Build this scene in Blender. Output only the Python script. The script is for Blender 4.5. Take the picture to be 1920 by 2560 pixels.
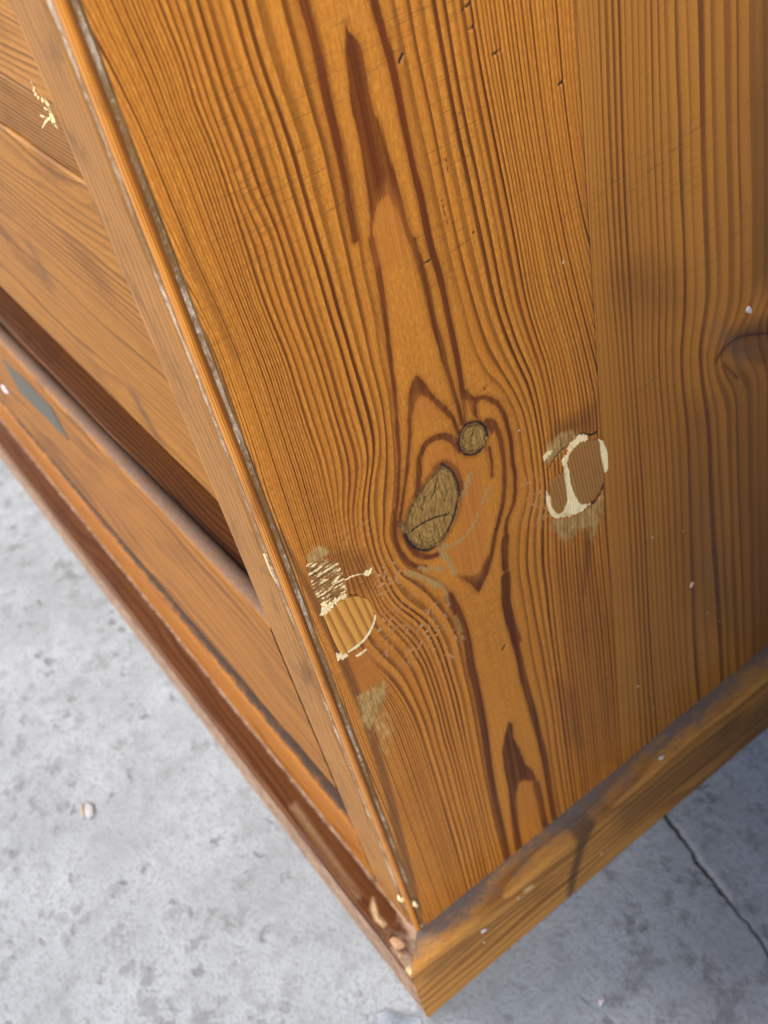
import bpy, bmesh, math, random
import numpy as np
from mathutils import Vector, Matrix

random.seed(7); rng = np.random.default_rng(7)
for o in list(bpy.data.objects): bpy.data.objects.remove(o)
scene = bpy.context.scene
COL = scene.collection
R_ = math.radians

# ---------------------------------------------------------------- camera
cam_d = bpy.data.cameras.new("camera"); cam = bpy.data.objects.new("camera", cam_d); COL.objects.link(cam)
right = Vector((0.5758267, 0.7941242, -0.1943976)); down = Vector((0.4745473, -0.5182656, -0.7114813)); fwd = Vector((-0.6657541, 0.3174391, -0.6752806))
M = Matrix((( right.x, -down.x, -fwd.x, 0.14), (right.y, -down.y, -fwd.y, -0.0417), (right.z, -down.z, -fwd.z, 0.3215), (0, 0, 0, 1)))
cam.matrix_world = M
cam_d.sensor_fit = 'VERTICAL'; cam_d.sensor_height = 24.0; cam_d.lens = 24.0*2670.68/2560.0
cam_d.clip_start = 0.01; cam_d.clip_end = 100
cam_d.dof.use_dof = True; cam_d.dof.focus_distance = 0.195; cam_d.dof.aperture_fstop = 19.0
scene.camera = cam

# ---------------------------------------------------------------- daylight
SUN = Vector((0.85, -0.62, 0.72)).normalized()
el = math.asin(SUN.z)
world = bpy.data.worlds.new("World"); scene.world = world; world.use_nodes = True
wn = world.node_tree; bg = wn.nodes["Background"]
sky = wn.nodes.new("ShaderNodeTexSky"); sky.sky_type = 'NISHITA'; sky.sun_disc = False
sky.sun_elevation = el; sky.sun_rotation = math.atan2(-SUN.x, SUN.y)
sky.air_density = 1.0; sky.dust_density = 3.0; sky.ozone_density = 1.0
wn.links.new(sky.outputs[0], bg.inputs[0]); bg.inputs[1].default_value = 0.15
sd = bpy.data.lights.new("sun", 'SUN'); sd.energy = 2.9; sd.angle = R_(26); sd.color = (1.0, 0.965, 0.92)
so = bpy.data.objects.new("sun", sd); COL.objects.link(so); so.rotation_euler = SUN.to_track_quat('Z', 'Y').to_euler()
vs = scene.view_settings; vs.view_transform = 'Standard'; vs.look = 'None'; vs.gamma = 1; vs.exposure = 1.06
vs.use_curve_mapping = False

# ---------------------------------------------------------------- traced grain and marks (cabinet side plane, mm: y, z)
RINGS = {'L1': [(33.77,273.78),(34.05,269.38),(34.13,264.82),(33.97,260.23),(33.88,256.24),(34.16,251.83),(34.0,245.88),(33.54,240.63),(33.29,236.03),(32.94,230.3),(32.94,224.04),(32.72,219.04),(32.12,212.41),(31.96,204.33),(31.07,197.93),(30.16,191.34),(29.01,186.52),(27.08,181.33),(26.24,178.63),(24.08,173.45),(24.4,169.71),(25.08,164.76),(26.44,161.1),(30.17,156.62),(33.44,151.16),(34.91,146.12),(36.26,138.82),(37.02,129.57),(36.47,118.56),(36.65,113.97),(36.52,105.28),(36.08,91.35),(35.22,77.4),(34.7,62.25),(34.58,51.59),(34.27,28.23),(33.67,3.96)],'L3': [(26.03,276.52),(25.91,272.39),(26.07,267.93),(26.44,263.27),(26.86,259.18),(27.33,253.58),(27.35,247.91),(27.64,238.82),(27.81,231.73),(27.78,225.64),(27.96,220.38),(28.04,214.8),(28.29,208.24),(28.21,201.49),(27.58,196.36),(26.24,192.14),(24.23,187.95),(22.22,181.56),(21.43,173.73),(21.35,168.52),(22.09,162.72),(22.78,157.66),(24.01,153.3),(25.81,149.69),(27.98,145.44),(29.83,139.72),(30.86,132.82),(31.15,123.47),(31.47,113.75),(31.31,103.5),(30.91,94.34),(30.6,82.38),(30.42,64.86),(30.29,50.58),(30.59,28.57),(30.29,8.56)],'L6': [(20.44,278.5),(20.47,273.76),(20.54,269.46),(20.84,265.07),(21.35,261.49),(21.58,255.35),(21.67,250.26),(21.96,241.64),(22.3,234.31),(22.35,228.28),(22.69,217.93),(22.65,210.07),(22.75,203.27),(22.88,196.21),(21.98,191.37),(19.93,186.45),(18.73,183.02),(17.7,176.56),(17.81,171.29),(18.32,165.02),(19.04,159.22),(20.1,154.49),(22.09,149.25),(24.15,143.81),(25.74,138.22),(26.72,129.8),(27.22,120.18),(27.14,108.16),(27.1,98.27),(27.13,86.13),(27.04,68.74),(27.04,51.21),(26.56,31.11),(25.99,11.8)],'L9': [(16.1,280.03),(16.1,275.39),(16.12,270.07),(16.18,263.65),(16.56,257.57),(16.75,251.76),(17.92,243.64),(17.8,236.66),(17.95,229.13),(18.47,220.41),(18.67,212.53),(18.67,205.89),(18.62,199.06),(17.87,192.39),(16.19,185.95),(15.38,176.64),(15.67,171.09),(16.32,165.54),(16.82,160.3),(17.07,155.1),(18.38,150.03),(20.28,144.31),(21.94,138.48),(23.39,130.63),(23.81,121.1),(24.04,111.24),(23.82,101.66),(23.97,89.55),(23.63,72.65),(23.49,55.52),(23.0,33.32),(22.78,16.19)],'L12': [(12.38,281.34),(12.67,277.28),(13.02,272.55),(12.82,266.56),(13.02,264.98),(13.45,260.16),(13.59,255.21),(13.57,245.79),(13.53,238.9),(13.73,232.38),(14.38,222.8),(14.32,215.21),(14.31,207.04),(14.45,200.12),(14.07,193.22),(13.86,187.65),(13.13,180.04),(12.74,173.4),(11.87,164.03),(11.26,155.66),(10.77,149.45),(11.43,145.44),(13.17,139.49),(15.04,133.53),(16.6,125.7),(17.57,117.68),(18.0,107.68),(18.07,93.56),(18.03,72.5),(17.96,39.88),(17.8,23.01)],'L26': [(3.31,284.55),(5.05,268.32),(5.89,249.59),(7.29,226.95),(6.73,195.9),(6.46,180.16),(6.01,168.89),(5.86,159.06),(5.98,151.06),(6.69,142.1),(7.49,134.06),(8.39,117.6),(8.96,90.77),(9.38,48.76),(9.54,34.32)],'R2': [(49.18,268.33),(49.3,262.31),(49.53,256.43),(49.63,249.64),(49.97,241.94),(50.18,234.72),(50.48,227.51),(50.89,219.35),(51.44,212.38),(51.99,205.34),(53.23,200.04),(54.75,195.96),(56.65,192.44),(58.23,188.45),(59.21,184.31),(59.89,180.06),(60.01,174.05),(59.97,168.97),(60.15,165.36),(60.18,161.41),(59.28,158.29),(57.12,153.0),(55.4,145.24),(54.51,139.89),(54.41,133.16),(54.55,126.12),(54.69,118.81),(54.58,108.24),(55.25,93.59),(55.71,80.28),(55.61,64.9),(55.58,46.36),(55.64,28.42),(55.28,1.89)],'R3': [(51.13,267.64),(51.06,258.71),(51.59,248.82),(51.93,238.19),(52.62,226.45),(53.91,213.32),(55.42,203.48),(56.64,198.05),(59.01,190.72),(61.08,183.77),(61.8,179.59),(62.26,173.24),(62.21,166.99),(62.09,159.95),(61.06,155.77),(59.06,151.57),(56.95,140.69),(56.75,131.1),(56.89,117.68),(57.35,107.85),(57.46,101.21),(57.63,85.49),(57.42,64.99),(57.4,44.35),(57.52,26.21),(57.11,-0.43)],'R5': [(55.61,266.05),(55.86,256.86),(56.13,246.92),(56.92,235.92),(57.77,223.9),(58.62,210.78),(60.33,200.69),(61.76,195.04),(63.72,187.86),(64.51,181.63),(64.84,176.55),(65.01,170.86),(64.98,165.11),(64.8,158.04),(64.23,153.49),(63.21,149.15),(61.68,136.99),(61.49,127.25),(61.07,114.08),(60.92,101.38),(60.87,82.36),(60.81,61.47),(60.66,40.72),(60.77,22.41),(60.69,-4.96)],'R9': [(62.56,263.6),(62.78,254.19),(63.43,243.86),(64.31,232.55),(65.17,220.24),(66.03,206.79),(67.76,196.45),(68.88,190.87),(69.51,184.35),(69.76,178.89),(69.69,173.44),(69.52,167.89),(69.05,157.51),(67.96,145.64),(66.8,132.99),(66.29,118.85),(66.0,103.41),(65.79,77.59),(65.69,56.4),(65.62,35.22),(65.7,11.78),(66.31,-12.06)],'R22': [(74.21,259.48),(74.69,239.15),(76.9,214.43),(81.87,183.27),(83.28,171.58),(83.01,160.18),(81.42,135.72),(82.09,89.22),(81.63,41.96),(82.04,7.42)]}
B2 = {'T0': [(83.92,256.04),(84.27,237.21),(83.52,207.96),(83.21,181.21),(82.88,163.34),(81.8,135.45),(81.84,100.97),(80.69,42.92),(80.37,9.33)],'T4': [(89.04,254.23),(88.29,225.68),(88.24,199.63),(88.96,179.11),(89.21,159.01),(89.53,129.75),(89.31,82.85),(89.48,33.84)],'T10': [(99.81,250.42),(99.26,220.82),(99.74,193.61),(98.97,174.57),(99.92,152.08),(100.87,121.39),(101.89,71.75),(104.59,29.36)],'T13': [(104.58,248.74),(105.41,218.1),(106.1,190.28),(105.7,180.22),(105.3,170.88),(105.78,160.02),(106.83,147.61),(107.95,116.17),(109.05,65.43),(111.41,22.53)],'T16': [(113.49,245.58),(114.89,213.89),(116.75,184.7),(116.23,176.55),(114.5,168.71),(114.54,164.12),(115.42,156.53),(117.74,140.54),(119.85,107.4),(123.61,52.59),(126.72,7.22)],'T19': [(123.87,241.91),(126.03,208.96),(127.95,178.84),(126.76,169.68),(122.34,164.22),(121.75,161.31),(123.02,155.57),(125.28,151.17),(127.71,144.03),(128.3,133.7),(130.75,99.37),(135.17,42.39),(139.12,-5.18)]}
DARK = [(1.35,[(45.75,271.78),(45.23,269.73),(45.78,263.86),(46.24,259.46),(46.4,255.21),(46.38,251.01),(46.57,242.9),(46.98,237.11),(47.01,229.23),(47.76,221.65),(48.02,214.25),(48.15,207.17),(48.21,202.98),(48.19,198.72),(47.99,194.46)]),(0.76,[(47.99,194.46),(47.68,190.64),(47.32,187.59)]),(1.34,[(43.86,230.79),(44.6,221.66),(44.77,214.31),(45.21,209.2),(45.43,204.61)]),(0.95,[(45.43,204.61),(45.98,198.03),(46.48,192.9),(46.62,188.25)]),(1.15,[(36.06,234.66),(36.0,232.42),(36.06,229.31)]),(0.99,[(35.98,229.35),(35.5,224.29),(35.15,218.95),(34.5,213.31),(34.25,211.16)]),(0.81,[(34.25,211.16),(33.42,203.44),(32.19,195.43),(31.04,188.89),(28.62,180.23),(27.52,177.7)]),(1.02,[(27.52,177.7),(26.23,173.56),(25.93,169.71),(26.59,165.87),(28.24,161.54),(30.87,158.84)]),(0.76,[(49.5,192.22),(50.92,192.15),(52.9,191.12)]),(0.98,[(52.9,191.12),(55.61,187.92),(56.93,184.17),(57.32,180.41),(57.67,176.26),(57.19,170.85),(57.34,167.3),(56.22,160.48),(53.5,156.3),(52.38,152.09)]),(2.01,[(52.29,151.52),(51.45,147.63),(50.93,142.72)]),(2.75,[(50.66,140.22),(49.62,132.69),(49.61,126.91),(50.04,120.56),(50.45,116.36)]),(1.97,[(50.12,115.87),(50.46,109.23),(50.61,100.87),(51.43,88.85),(52.27,74.76)]),(1.9,[(52.27,74.76),(52.86,58.36),(52.72,39.31),(53.02,26.84),(53.52,9.22)]),(1.15,[(52.54,185.29),(53.91,183.99),(54.91,180.25),(55.17,175.03),(54.64,168.81),(53.47,162.8),(51.64,158.42),(49.75,154.58),(47.71,149.22),(45.46,144.92)]),(0.71,[(51.91,178.42),(51.93,173.97),(51.52,170.85)]),(0.84,[(35.31,196.49),(34.46,192.75),(32.39,186.2),(30.47,181.32),(28.5,176.31),(27.53,174.31)]),(0.88,[(43.08,194.93),(44.65,191.24),(45.31,187.85),(45.73,185.18)]),(1.37,[(33.19,178.62),(34.48,182.63),(35.47,186.21),(37.33,188.82),(39.87,189.01),(42.35,187.8),(43.94,185.51),(45.03,182.56)]),(1.23,[(38.56,182.2),(40.46,181.98),(42.37,179.6),(43.44,175.88),(43.44,172.5)]),(1.27,[(28.27,170.87),(28.93,166.47),(30.27,163.01),(32.67,160.66),(35.21,159.81)]),(1.38,[(34.15,276.85),(33.77,273.78),(34.05,269.38),(34.13,264.82),(33.97,260.23),(33.88,256.24),(33.89,251.94)]),(1.17,[(33.89,251.94),(33.65,246.03),(33.26,240.77),(33.0,236.17)]),(2.04,[(34.91,146.12),(36.26,138.82),(36.91,129.66),(36.37,118.66),(36.54,114.07),(36.41,105.39),(35.97,91.46)]),(1.93,[(35.97,91.46),(35.1,77.53),(34.57,62.38),(34.45,51.73),(34.14,28.39),(33.67,3.96)]),(2.22,[(40.19,58.3),(40.16,55.18),(39.15,43.32),(38.64,27.05),(38.6,15.55)]),(2.13,[(48.55,54.17),(48.92,45.2),(49.05,33.86),(49.85,24.73)])]
DARK2 = [(0.66,[(119.44,160.66),(121.57,162.58),(125.51,163.56),(130.41,162.17),(138.44,158.22),(146.83,153.85)]),(0.5,[(122.53,158.02),(124.88,154.47),(127.41,151.12)])]
TAN = [(1.51,[(46.33,174.78),(44.96,172.57),(43.53,170.71)]),(0.85,[(50.21,168.3),(48.91,166.53),(47.78,165.1)]),(0.86,[(46.27,162.84),(44.26,160.93),(41.88,159.52),(38.06,159.84),(36.32,161.54)]),(1.36,[(35.53,161.4),(36.0,158.32),(36.86,154.87),(37.59,151.72)]),(1.08,[(29.76,159.71),(31.1,157.9),(32.95,156.82),(34.82,155.21)]),(1.33,[(26.57,160.75),(28.38,158.31),(30.45,155.38),(32.53,152.16),(33.73,150.4)]),(0.76,[(34.41,149.32),(34.42,145.98),(34.62,143.52)]),(0.67,[(35.56,138.85),(35.88,134.34),(35.99,129.89)])]
BLK = [(0.22,[(38.93,179.01),(37.04,175.9),(36.08,174.32)]),(0.23,[(40.54,174.55),(38.87,171.52)]),(0.23,[(31.58,168.02),(31.96,164.87)]),(0.23,[(49.44,184.97),(48.57,183.64),(48.41,181.6)]),(0.22,[(35.13,176.69),(33.68,173.79)]),(0.46,[(30.28,170.17),(32.09,170.34),(33.94,170.14),(36.64,169.43),(38.6,168.58),(39.69,168.13)]),(0.57,[(28.44,170.74),(28.76,168.5),(30.03,165.27),(32.36,162.75),(34.6,162.12)]),(0.45,[(40.24,181.92),(42.22,178.83),(43.03,174.82),(42.87,171.18)]),(0.48,[(42.1,170.0),(40.61,166.75),(38.23,163.98)]),(0.56,[(45.89,186.02),(47.58,187.32),(50.31,186.39),(51.93,184.2),(52.23,181.57)]),(0.45,[(45.54,185.3),(45.15,183.23),(46.11,180.55),(48.38,179.03),(50.64,179.15)]),(0.75,[(75.11,144.09),(77.9,143.78),(80.28,144.56),(81.74,146.77)]),(0.9,[(76.6,143.66),(78.93,143.83)]),(0.55,[(75.5,166.27),(77.37,165.75),(79.39,163.97),(81.56,163.73)]),(0.4,[(69.54,164.97),(71.59,165.35),(74.94,165.47)]),(0.4,[(66.9,162.62),(68.25,164.07),(69.51,164.75)]),(0.32,[(8.69,164.83),(10.4,165.25),(12.31,164.9),(14.44,163.39)]),(0.53,[(47.76,259.67),(48.18,260.13),(48.55,260.41)]),(0.4,[(60.88,262.75),(61.73,262.99),(62.39,263.06)]),(0.33,[(61.41,259.51),(62.57,259.58)]),(0.34,[(65.46,254.01),(66.41,254.1),(67.26,254.1)]),(0.39,[(78.6,243.83),(79.73,244.01)]),(0.36,[(44.85,225.34),(45.67,225.41),(46.5,225.54)]),(0.18,[(51.0,234.93),(51.34,231.37),(51.64,229.29)]),(0.18,[(53.21,241.57),(53.22,239.06)]),(0.28,[(56.29,226.0),(56.58,226.09)]),(0.33,[(53.34,193.06),(53.46,192.58)]),(0.75,[(46.25,117.46),(46.98,118.05)])]
CRSTROKE = [(1.03,[(16.81,155.32),(15.84,153.54),(14.28,151.99),(12.26,150.69),(9.83,150.29),(8.31,150.45)]),(0.58,[(9.76,147.64),(11.31,147.47),(12.52,147.62)]),(0.26,[(12.73,169.4),(14.47,169.2),(16.69,168.14)]),(0.84,[(65.13,156.83),(65.15,152.07),(66.71,147.73),(68.69,146.55)])]
DPOLY = [[(39.97,268.73),(39.98,267.19),(41.02,265.88),(41.6,263.6),(41.48,260.83),(41.18,257.31),(41.34,254.28),(42.16,252.25),(42.55,246.35),(42.96,242.63),(43.24,238.86),(43.38,234.74),(44.25,229.82),(43.16,230.37),(42.31,234.14),(41.83,237.85),(40.63,240.79),(38.94,240.22),(37.65,238.67),(36.63,236.6),(35.96,233.95),(35.61,234.51),(36.79,238.5),(37.32,244.36),(37.71,249.55),(37.87,254.57),(37.68,255.28),(37.8,257.44),(38.57,261.97),(38.86,264.65)],[(34.94,196.13),(36.01,201.27),(37.47,203.95),(38.85,205.08),(40.14,202.72),(41.29,199.07),(43.15,195.28),(44.95,190.74),(44.38,190.9),(42.27,194.84),(40.42,198.64),(38.95,200.31),(37.25,199.55),(35.61,195.7)],[(38.3,150.11),(40.99,145.43),(42.65,140.96),(44.66,143.0),(46.7,147.39),(47.69,150.53),(46.37,149.61),(44.04,146.85),(41.8,147.32)],[(43.74,89.31),(44.75,87.77),(44.11,81.64),(45.43,74.22),(46.32,66.22),(48.11,62.08),(48.76,56.86),(48.85,50.66),(47.53,52.15),(47.67,56.61),(44.52,60.71),(42.86,60.48),(41.32,55.98),(40.27,52.93),(39.13,54.24),(39.56,61.9),(39.52,72.76),(39.96,79.2),(41.9,85.38)],[(48.16,197.49),(49.2,195.0),(50.37,192.49),(52.33,191.38),(50.65,190.6),(50.45,187.14),(49.63,188.38),(48.84,191.93),(48.22,194.11)],[(52.19,185.72),(53.97,184.37),(54.49,182.34),(53.06,181.45),(52.44,183.45)]]
KNOT = [[(40.38,181.6),(42.18,178.63),(42.99,174.63),(42.64,170.54),(41.11,167.09),(38.46,164.05),(35.63,162.43),(32.4,162.96),(30.07,165.47),(28.5,169.17),(28.41,172.39),(30.42,175.81),(32.91,178.27),(36.55,180.44)],[(47.74,187.11),(50.39,186.24),(52.01,184.05),(52.13,181.63),(50.77,179.29),(48.41,179.22),(46.24,180.68),(45.17,183.32),(45.74,185.8)],[(27.13,174.37),(28.27,173.99),(29.27,171.63),(28.5,169.17),(27.85,171.76)]]
CREAM = [[(5.48,164.69),(6.2,166.17),(8.38,166.19),(10.16,166.18),(11.9,165.97),(11.54,165.04),(10.24,165.38),(8.8,165.23),(6.66,164.31)],[(5.73,151.29),(5.91,151.93),(6.93,150.74),(7.91,150.13),(7.7,149.37),(5.99,149.97)],[(70.79,162.35),(71.61,162.16),(71.83,158.64),(71.93,154.9),(72.52,151.1),(73.26,148.53),(75.25,145.56),(76.9,144.11),(74.09,144.04),(70.9,145.05),(68.37,147.04),(69.83,147.92),(70.98,149.4),(71.0,153.06),(70.86,157.48)],[(72.23,164.69),(73.77,165.66),(75.84,166.05),(77.33,165.31),(78.14,163.61),(75.42,164.23),(72.96,163.62)],[(81.14,161.52),(82.39,160.11),(83.47,156.25),(83.41,151.96),(82.81,150.74),(81.98,151.56),(81.86,154.88),(81.49,158.18)],[(70.35,162.65),(72.39,163.88),(72.81,163.37),(71.93,161.82),(70.83,160.53)],[(17.29,168.14),(17.95,168.33),(18.52,167.4),(18.06,166.8),(17.34,167.14)],[(65.35,167.19),(67.12,167.4),(67.5,166.68),(65.81,166.18)]]
TORN = [[(6.06,179.12),(9.59,177.94),(12.55,174.48),(12.83,170.51),(12.31,166.37),(8.73,166.39),(6.31,166.21),(5.87,171.4)]]
PUTTY = [(0.95,2.09,[(65.27,166.55),(67.38,169.52),(70.97,170.37),(74.09,168.8),(75.72,166.13),(73.06,165.78),(70.05,164.27),(66.19,163.58)]),(0.9,3.12,[(66.29,147.27),(71.55,144.05),(77.2,143.1),(81.55,144.31),(81.02,137.38),(78.92,134.15),(77.13,131.75),(75.54,137.63),(73.51,138.06),(70.11,136.26),(67.11,140.3),(64.85,145.59)]),(0.35,4.49,[(59.96,159.02),(65.08,160.28),(65.26,148.93),(60.9,148.27),(57.95,153.02)]),(0.9,1.36,[(6.45,180.73),(9.33,181.95),(11.41,180.02),(11.49,178.27),(9.53,177.76),(7.2,177.55)]),(0.95,3.65,[(6.25,136.0),(14.33,134.78),(13.4,129.1),(10.56,124.96),(7.02,122.23),(6.19,127.77)]),(0.62,7.38,[(6.13,133.9),(13.59,132.67),(13.51,120.45),(9.87,107.69),(7.69,113.38),(6.57,122.69)]),(0.6,1.35,[(64.55,157.97),(66.01,158.17),(66.48,156.12),(64.79,156.08)])]
RED = [(1.0,3.75,[(41.0,242.32),(42.64,237.75),(43.01,231.22),(43.0,226.54),(35.78,230.23),(37.02,237.15),(39.02,240.55)]),(0.8,4.94,[(43.17,60.56),(47.62,56.24),(48.24,45.96),(47.95,35.16),(40.99,43.37),(41.31,53.88)]),(0.7,2.93,[(36.96,201.25),(39.24,200.33),(42.31,194.52),(40.79,191.98),(36.04,195.03)]),(1.0,2.96,[(45.96,179.13),(49.02,175.39),(48.09,166.29),(47.52,157.01),(46.68,150.02),(43.11,144.93),(39.79,148.92),(36.3,158.71),(41.09,161.83),(43.91,169.28)]),(0.8,1.51,[(48.09,193.4),(50.3,191.53),(49.17,188.16),(47.8,188.52)]),(0.9,2.04,[(7.9,149.32),(14.03,147.64),(15.38,135.41),(6.23,136.76)]),(0.7,1.9,[(36.61,185.44),(39.63,187.83),(43.41,184.91),(45.49,179.45),(47.02,176.21),(43.53,174.7),(42.18,178.63),(40.34,181.41),(36.53,180.35)])]
STAINS_DARKER = [(0.75,6.35,[(70.45,172.96),(82.13,172.29),(81.97,162.64),(75.05,166.57),(68.22,168.74)]),(0.8,2.43,[(74.79,137.91),(76.71,133.04),(76.08,125.73),(73.45,115.98),(71.39,113.08),(72.7,122.57),(73.83,130.34)]),(0.55,3.94,[(11.49,179.62),(19.31,172.46),(17.61,161.78),(12.58,165.9),(10.7,173.39)]),(0.9,0.9,[(4.08,191.69),(4.51,184.98),(5.9,170.18),(7.9,149.32),(8.43,125.53),(7.33,94.48),(3.84,34.82),(1.65,37.89),(5.26,98.65),(6.06,129.43),(5.56,151.43),(4.35,171.46),(3.01,188.28)]),(0.5,1.88,[(6.58,255.74),(6.12,248.14),(7.07,234.84),(7.36,226.92),(6.39,227.48),(5.43,236.49),(4.53,247.6)]),(0.5,7.02,[(60.49,91.6),(68.04,80.92),(66.77,51.16),(61.69,62.55)]),(0.3,8.88,[(64.22,135.01),(81.45,121.53),(80.06,32.79),(66.99,35.92)])]  # stains; the last entry is a broad darker area low at the rear
SPECK = [(1.0,3.2,[(19.23,170.18),(24.81,165.82),(26.94,156.69),(33.76,147.2),(35.17,130.61),(31.15,122.24),(25.21,133.67),(16.29,134.55),(12.94,143.37),(16.78,152.21),(17.61,161.78)]),(0.8,3.29,[(58.47,164.87),(65.68,162.26),(65.54,146.13),(57.63,150.72)]),(0.5,2.92,[(13.53,186.83),(22.08,179.46),(20.99,171.16),(13.06,178.42)]),(0.9,2.53,[(38.8,149.72),(46.17,149.11),(50.46,160.99),(49.08,159.56),(43.52,147.26)]),(0.7,1.49,[(34.51,183.68),(37.32,189.66),(43.0,188.0),(46.02,182.33),(43.45,185.1),(37.9,187.72)])]
DARKER2 = [(0.95,6.38,[(120.75,162.82),(122.67,166.89),(127.44,166.48),(133.04,165.08),(143.09,163.0),(144.51,146.57),(135.42,149.43),(126.46,157.14)]),(0.8,7.1,[(128.29,244.67),(136.25,241.95),(143.4,159.34),(132.35,176.53),(128.78,216.49)]),(0.42,13.38,[(88.3,200.54),(96.18,200.25),(106.49,192.06),(110.09,182.02),(100.24,183.24),(90.0,191.91)]),(0.5,14.36,[(120.75,162.82),(144.28,149.19),(157.12,0.89),(143.33,24.73),(128.75,100.84)]),(0.35,13.99,[(107.33,156.67),(121.13,148.11),(134.78,42.73),(106.59,85.4)])]
HAZE2 = [(0.9,4.49,[(115.23,173.85),(119.15,173.87),(127.62,162.36),(135.1,154.51),(128.0,153.82),(122.1,163.2)]),(0.5,11.02,[(112.85,119.93),(122.03,113.36),(123.31,64.23),(113.04,72.96)])]
PLUGL = [(5.98,164.02),(9.8,164.88),(12.75,164.29),(15.0,162.43),(16.46,159.71),(16.52,155.83),(15.07,153.02),(12.34,151.02),(9.1,150.68),(6.71,151.47)]
PLUGR = [(77.81,163.95),(81.76,160.04),(83.41,153.71),(82.95,149.25),(80.6,145.37),(77.01,143.9),(70.76,144.9),(66.7,147.61),(65.13,151.95),(65.02,156.91),(66.87,160.36),(70.33,162.54),(75.08,164.45)]
WOODR = [(77.79,163.72),(81.12,161.3),(81.48,156.48),(82.02,150.4),(80.19,146.7),(75.26,145.68),(73.09,149.3),(72.68,153.87),(71.78,159.28),(72.69,163.33)]
WOODR2 = [(66.27,159.33),(69.91,158.75),(70.4,155.47),(70.33,150.25),(68.2,147.81),(65.86,151.94)]
PLSTAIN = [(0.95,3.06,[(53.93,37.21),(58.76,38.25),(66.44,33.85),(67.73,28.96),(62.06,29.86),(56.54,22.45),(52.14,10.77),(48.84,-0.45),(46.4,-1.16),(48.03,11.04),(52.49,22.66)]),(0.7,4.2,[(47.52,42.62),(57.34,39.91),(64.94,35.57),(59.68,30.38),(50.29,32.45)]),(0.5,9.3,[(67.8,30.02),(121.85,21.26),(145.03,16.29),(146.54,-1.07),(96.33,9.24),(71.65,11.31)]),(0.35,3.97,[(-5.14,24.53),(22.6,22.59),(41.24,22.41),(40.98,20.28),(21.93,18.4),(-4.93,18.77)])]
PLPALE = [(0.9,1.95,[(35.86,-1.39),(45.15,-0.26),(46.18,-3.28),(42.99,-4.58),(37.63,-4.46)]),(0.8,1.52,[(32.27,25.63),(35.26,24.84),(35.63,22.89),(32.59,23.47)])]
CRACK = [(7.5,90.2),(14.5,88.3),(20.9,87.1),(26.4,85.2),(30.3,84.5),(34.9,83.8),(39.8,82.6),(44.2,81.9),(49.3,81.1),(54.7,80.0),(60.7,77.9),(65.8,76.8)]
RAILKNOTS = [(0.8,5,[(-88,175),(-84,178),(-79,168),(-77,163.5),(-81,164),(-86,170)]),(0.55,8,[(-128,206),(-122,206),(-119,195),(-124,193)]),(0.5,4,[(-38,186),(-34,187),(-33,182),(-36,181)])]
PLATE = [(-221,128.2),(-167,134.0),(-165.5,120.2),(-222,112.4)]
CHIPS = [(1.0,1.6,[(-17,-3.6),(-15,-5.8),(-11,-7.0),(-8,-6.2),(-8,-5.4),(-11.5,-5.8),(-14,-4.8)]),(0.9,1.2,[(-1,-7.6),(2.5,-7.2),(3.5,-6.4),(2,-8.0)]),(1.0,1.4,[(5,-7.2),(8.0,-7.4),(8.4,-8.6),(6,-8.6)]),(0.25,3,[(-60,-4),(-20,-6),(-20,-7),(-60,-6)])]
SPLINTERS = [(0.7,[(-20.59,-0.4,264.54),(-18.67,-1.0,266.0),(-20.52,-0.4,266.65),(-17.68,-1.0,268.76),(-20.5,-0.4,268.84)]),(0.55,[(-20.83,-0.4,265.35),(-19.49,-1.0,266.42),(-23.8,-0.4,265.01),(-23.71,-1.0,264.66),(-28.72,-0.4,262.41)]),(0.45,[(-23.26,-0.4,265.2),(-22.62,-1.0,265.91),(-26.68,-0.4,264.95)]),(0.5,[(-19.93,-0.4,268.48),(-19.46,-1.0,269.01),(-22.07,-0.4,268.73),(-21.19,-1.0,269.05),(-23.51,-0.4,268.89),(-22.06,-1.0,269.27),(-23.86,-0.4,269.3),(-22.44,-1.0,269.79),(-23.4,-0.4,270.12),(-21.53,-1.0,271.4)]),(0.4,[(-20.09,-0.4,267.48),(-19.64,-1.0,267.71),(-22.75,-0.4,267.11)]),(0.35,[(-1.6,-0.35,186),(-1.3,-0.5,181),(-1.2,-0.3,178)])]

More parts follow.
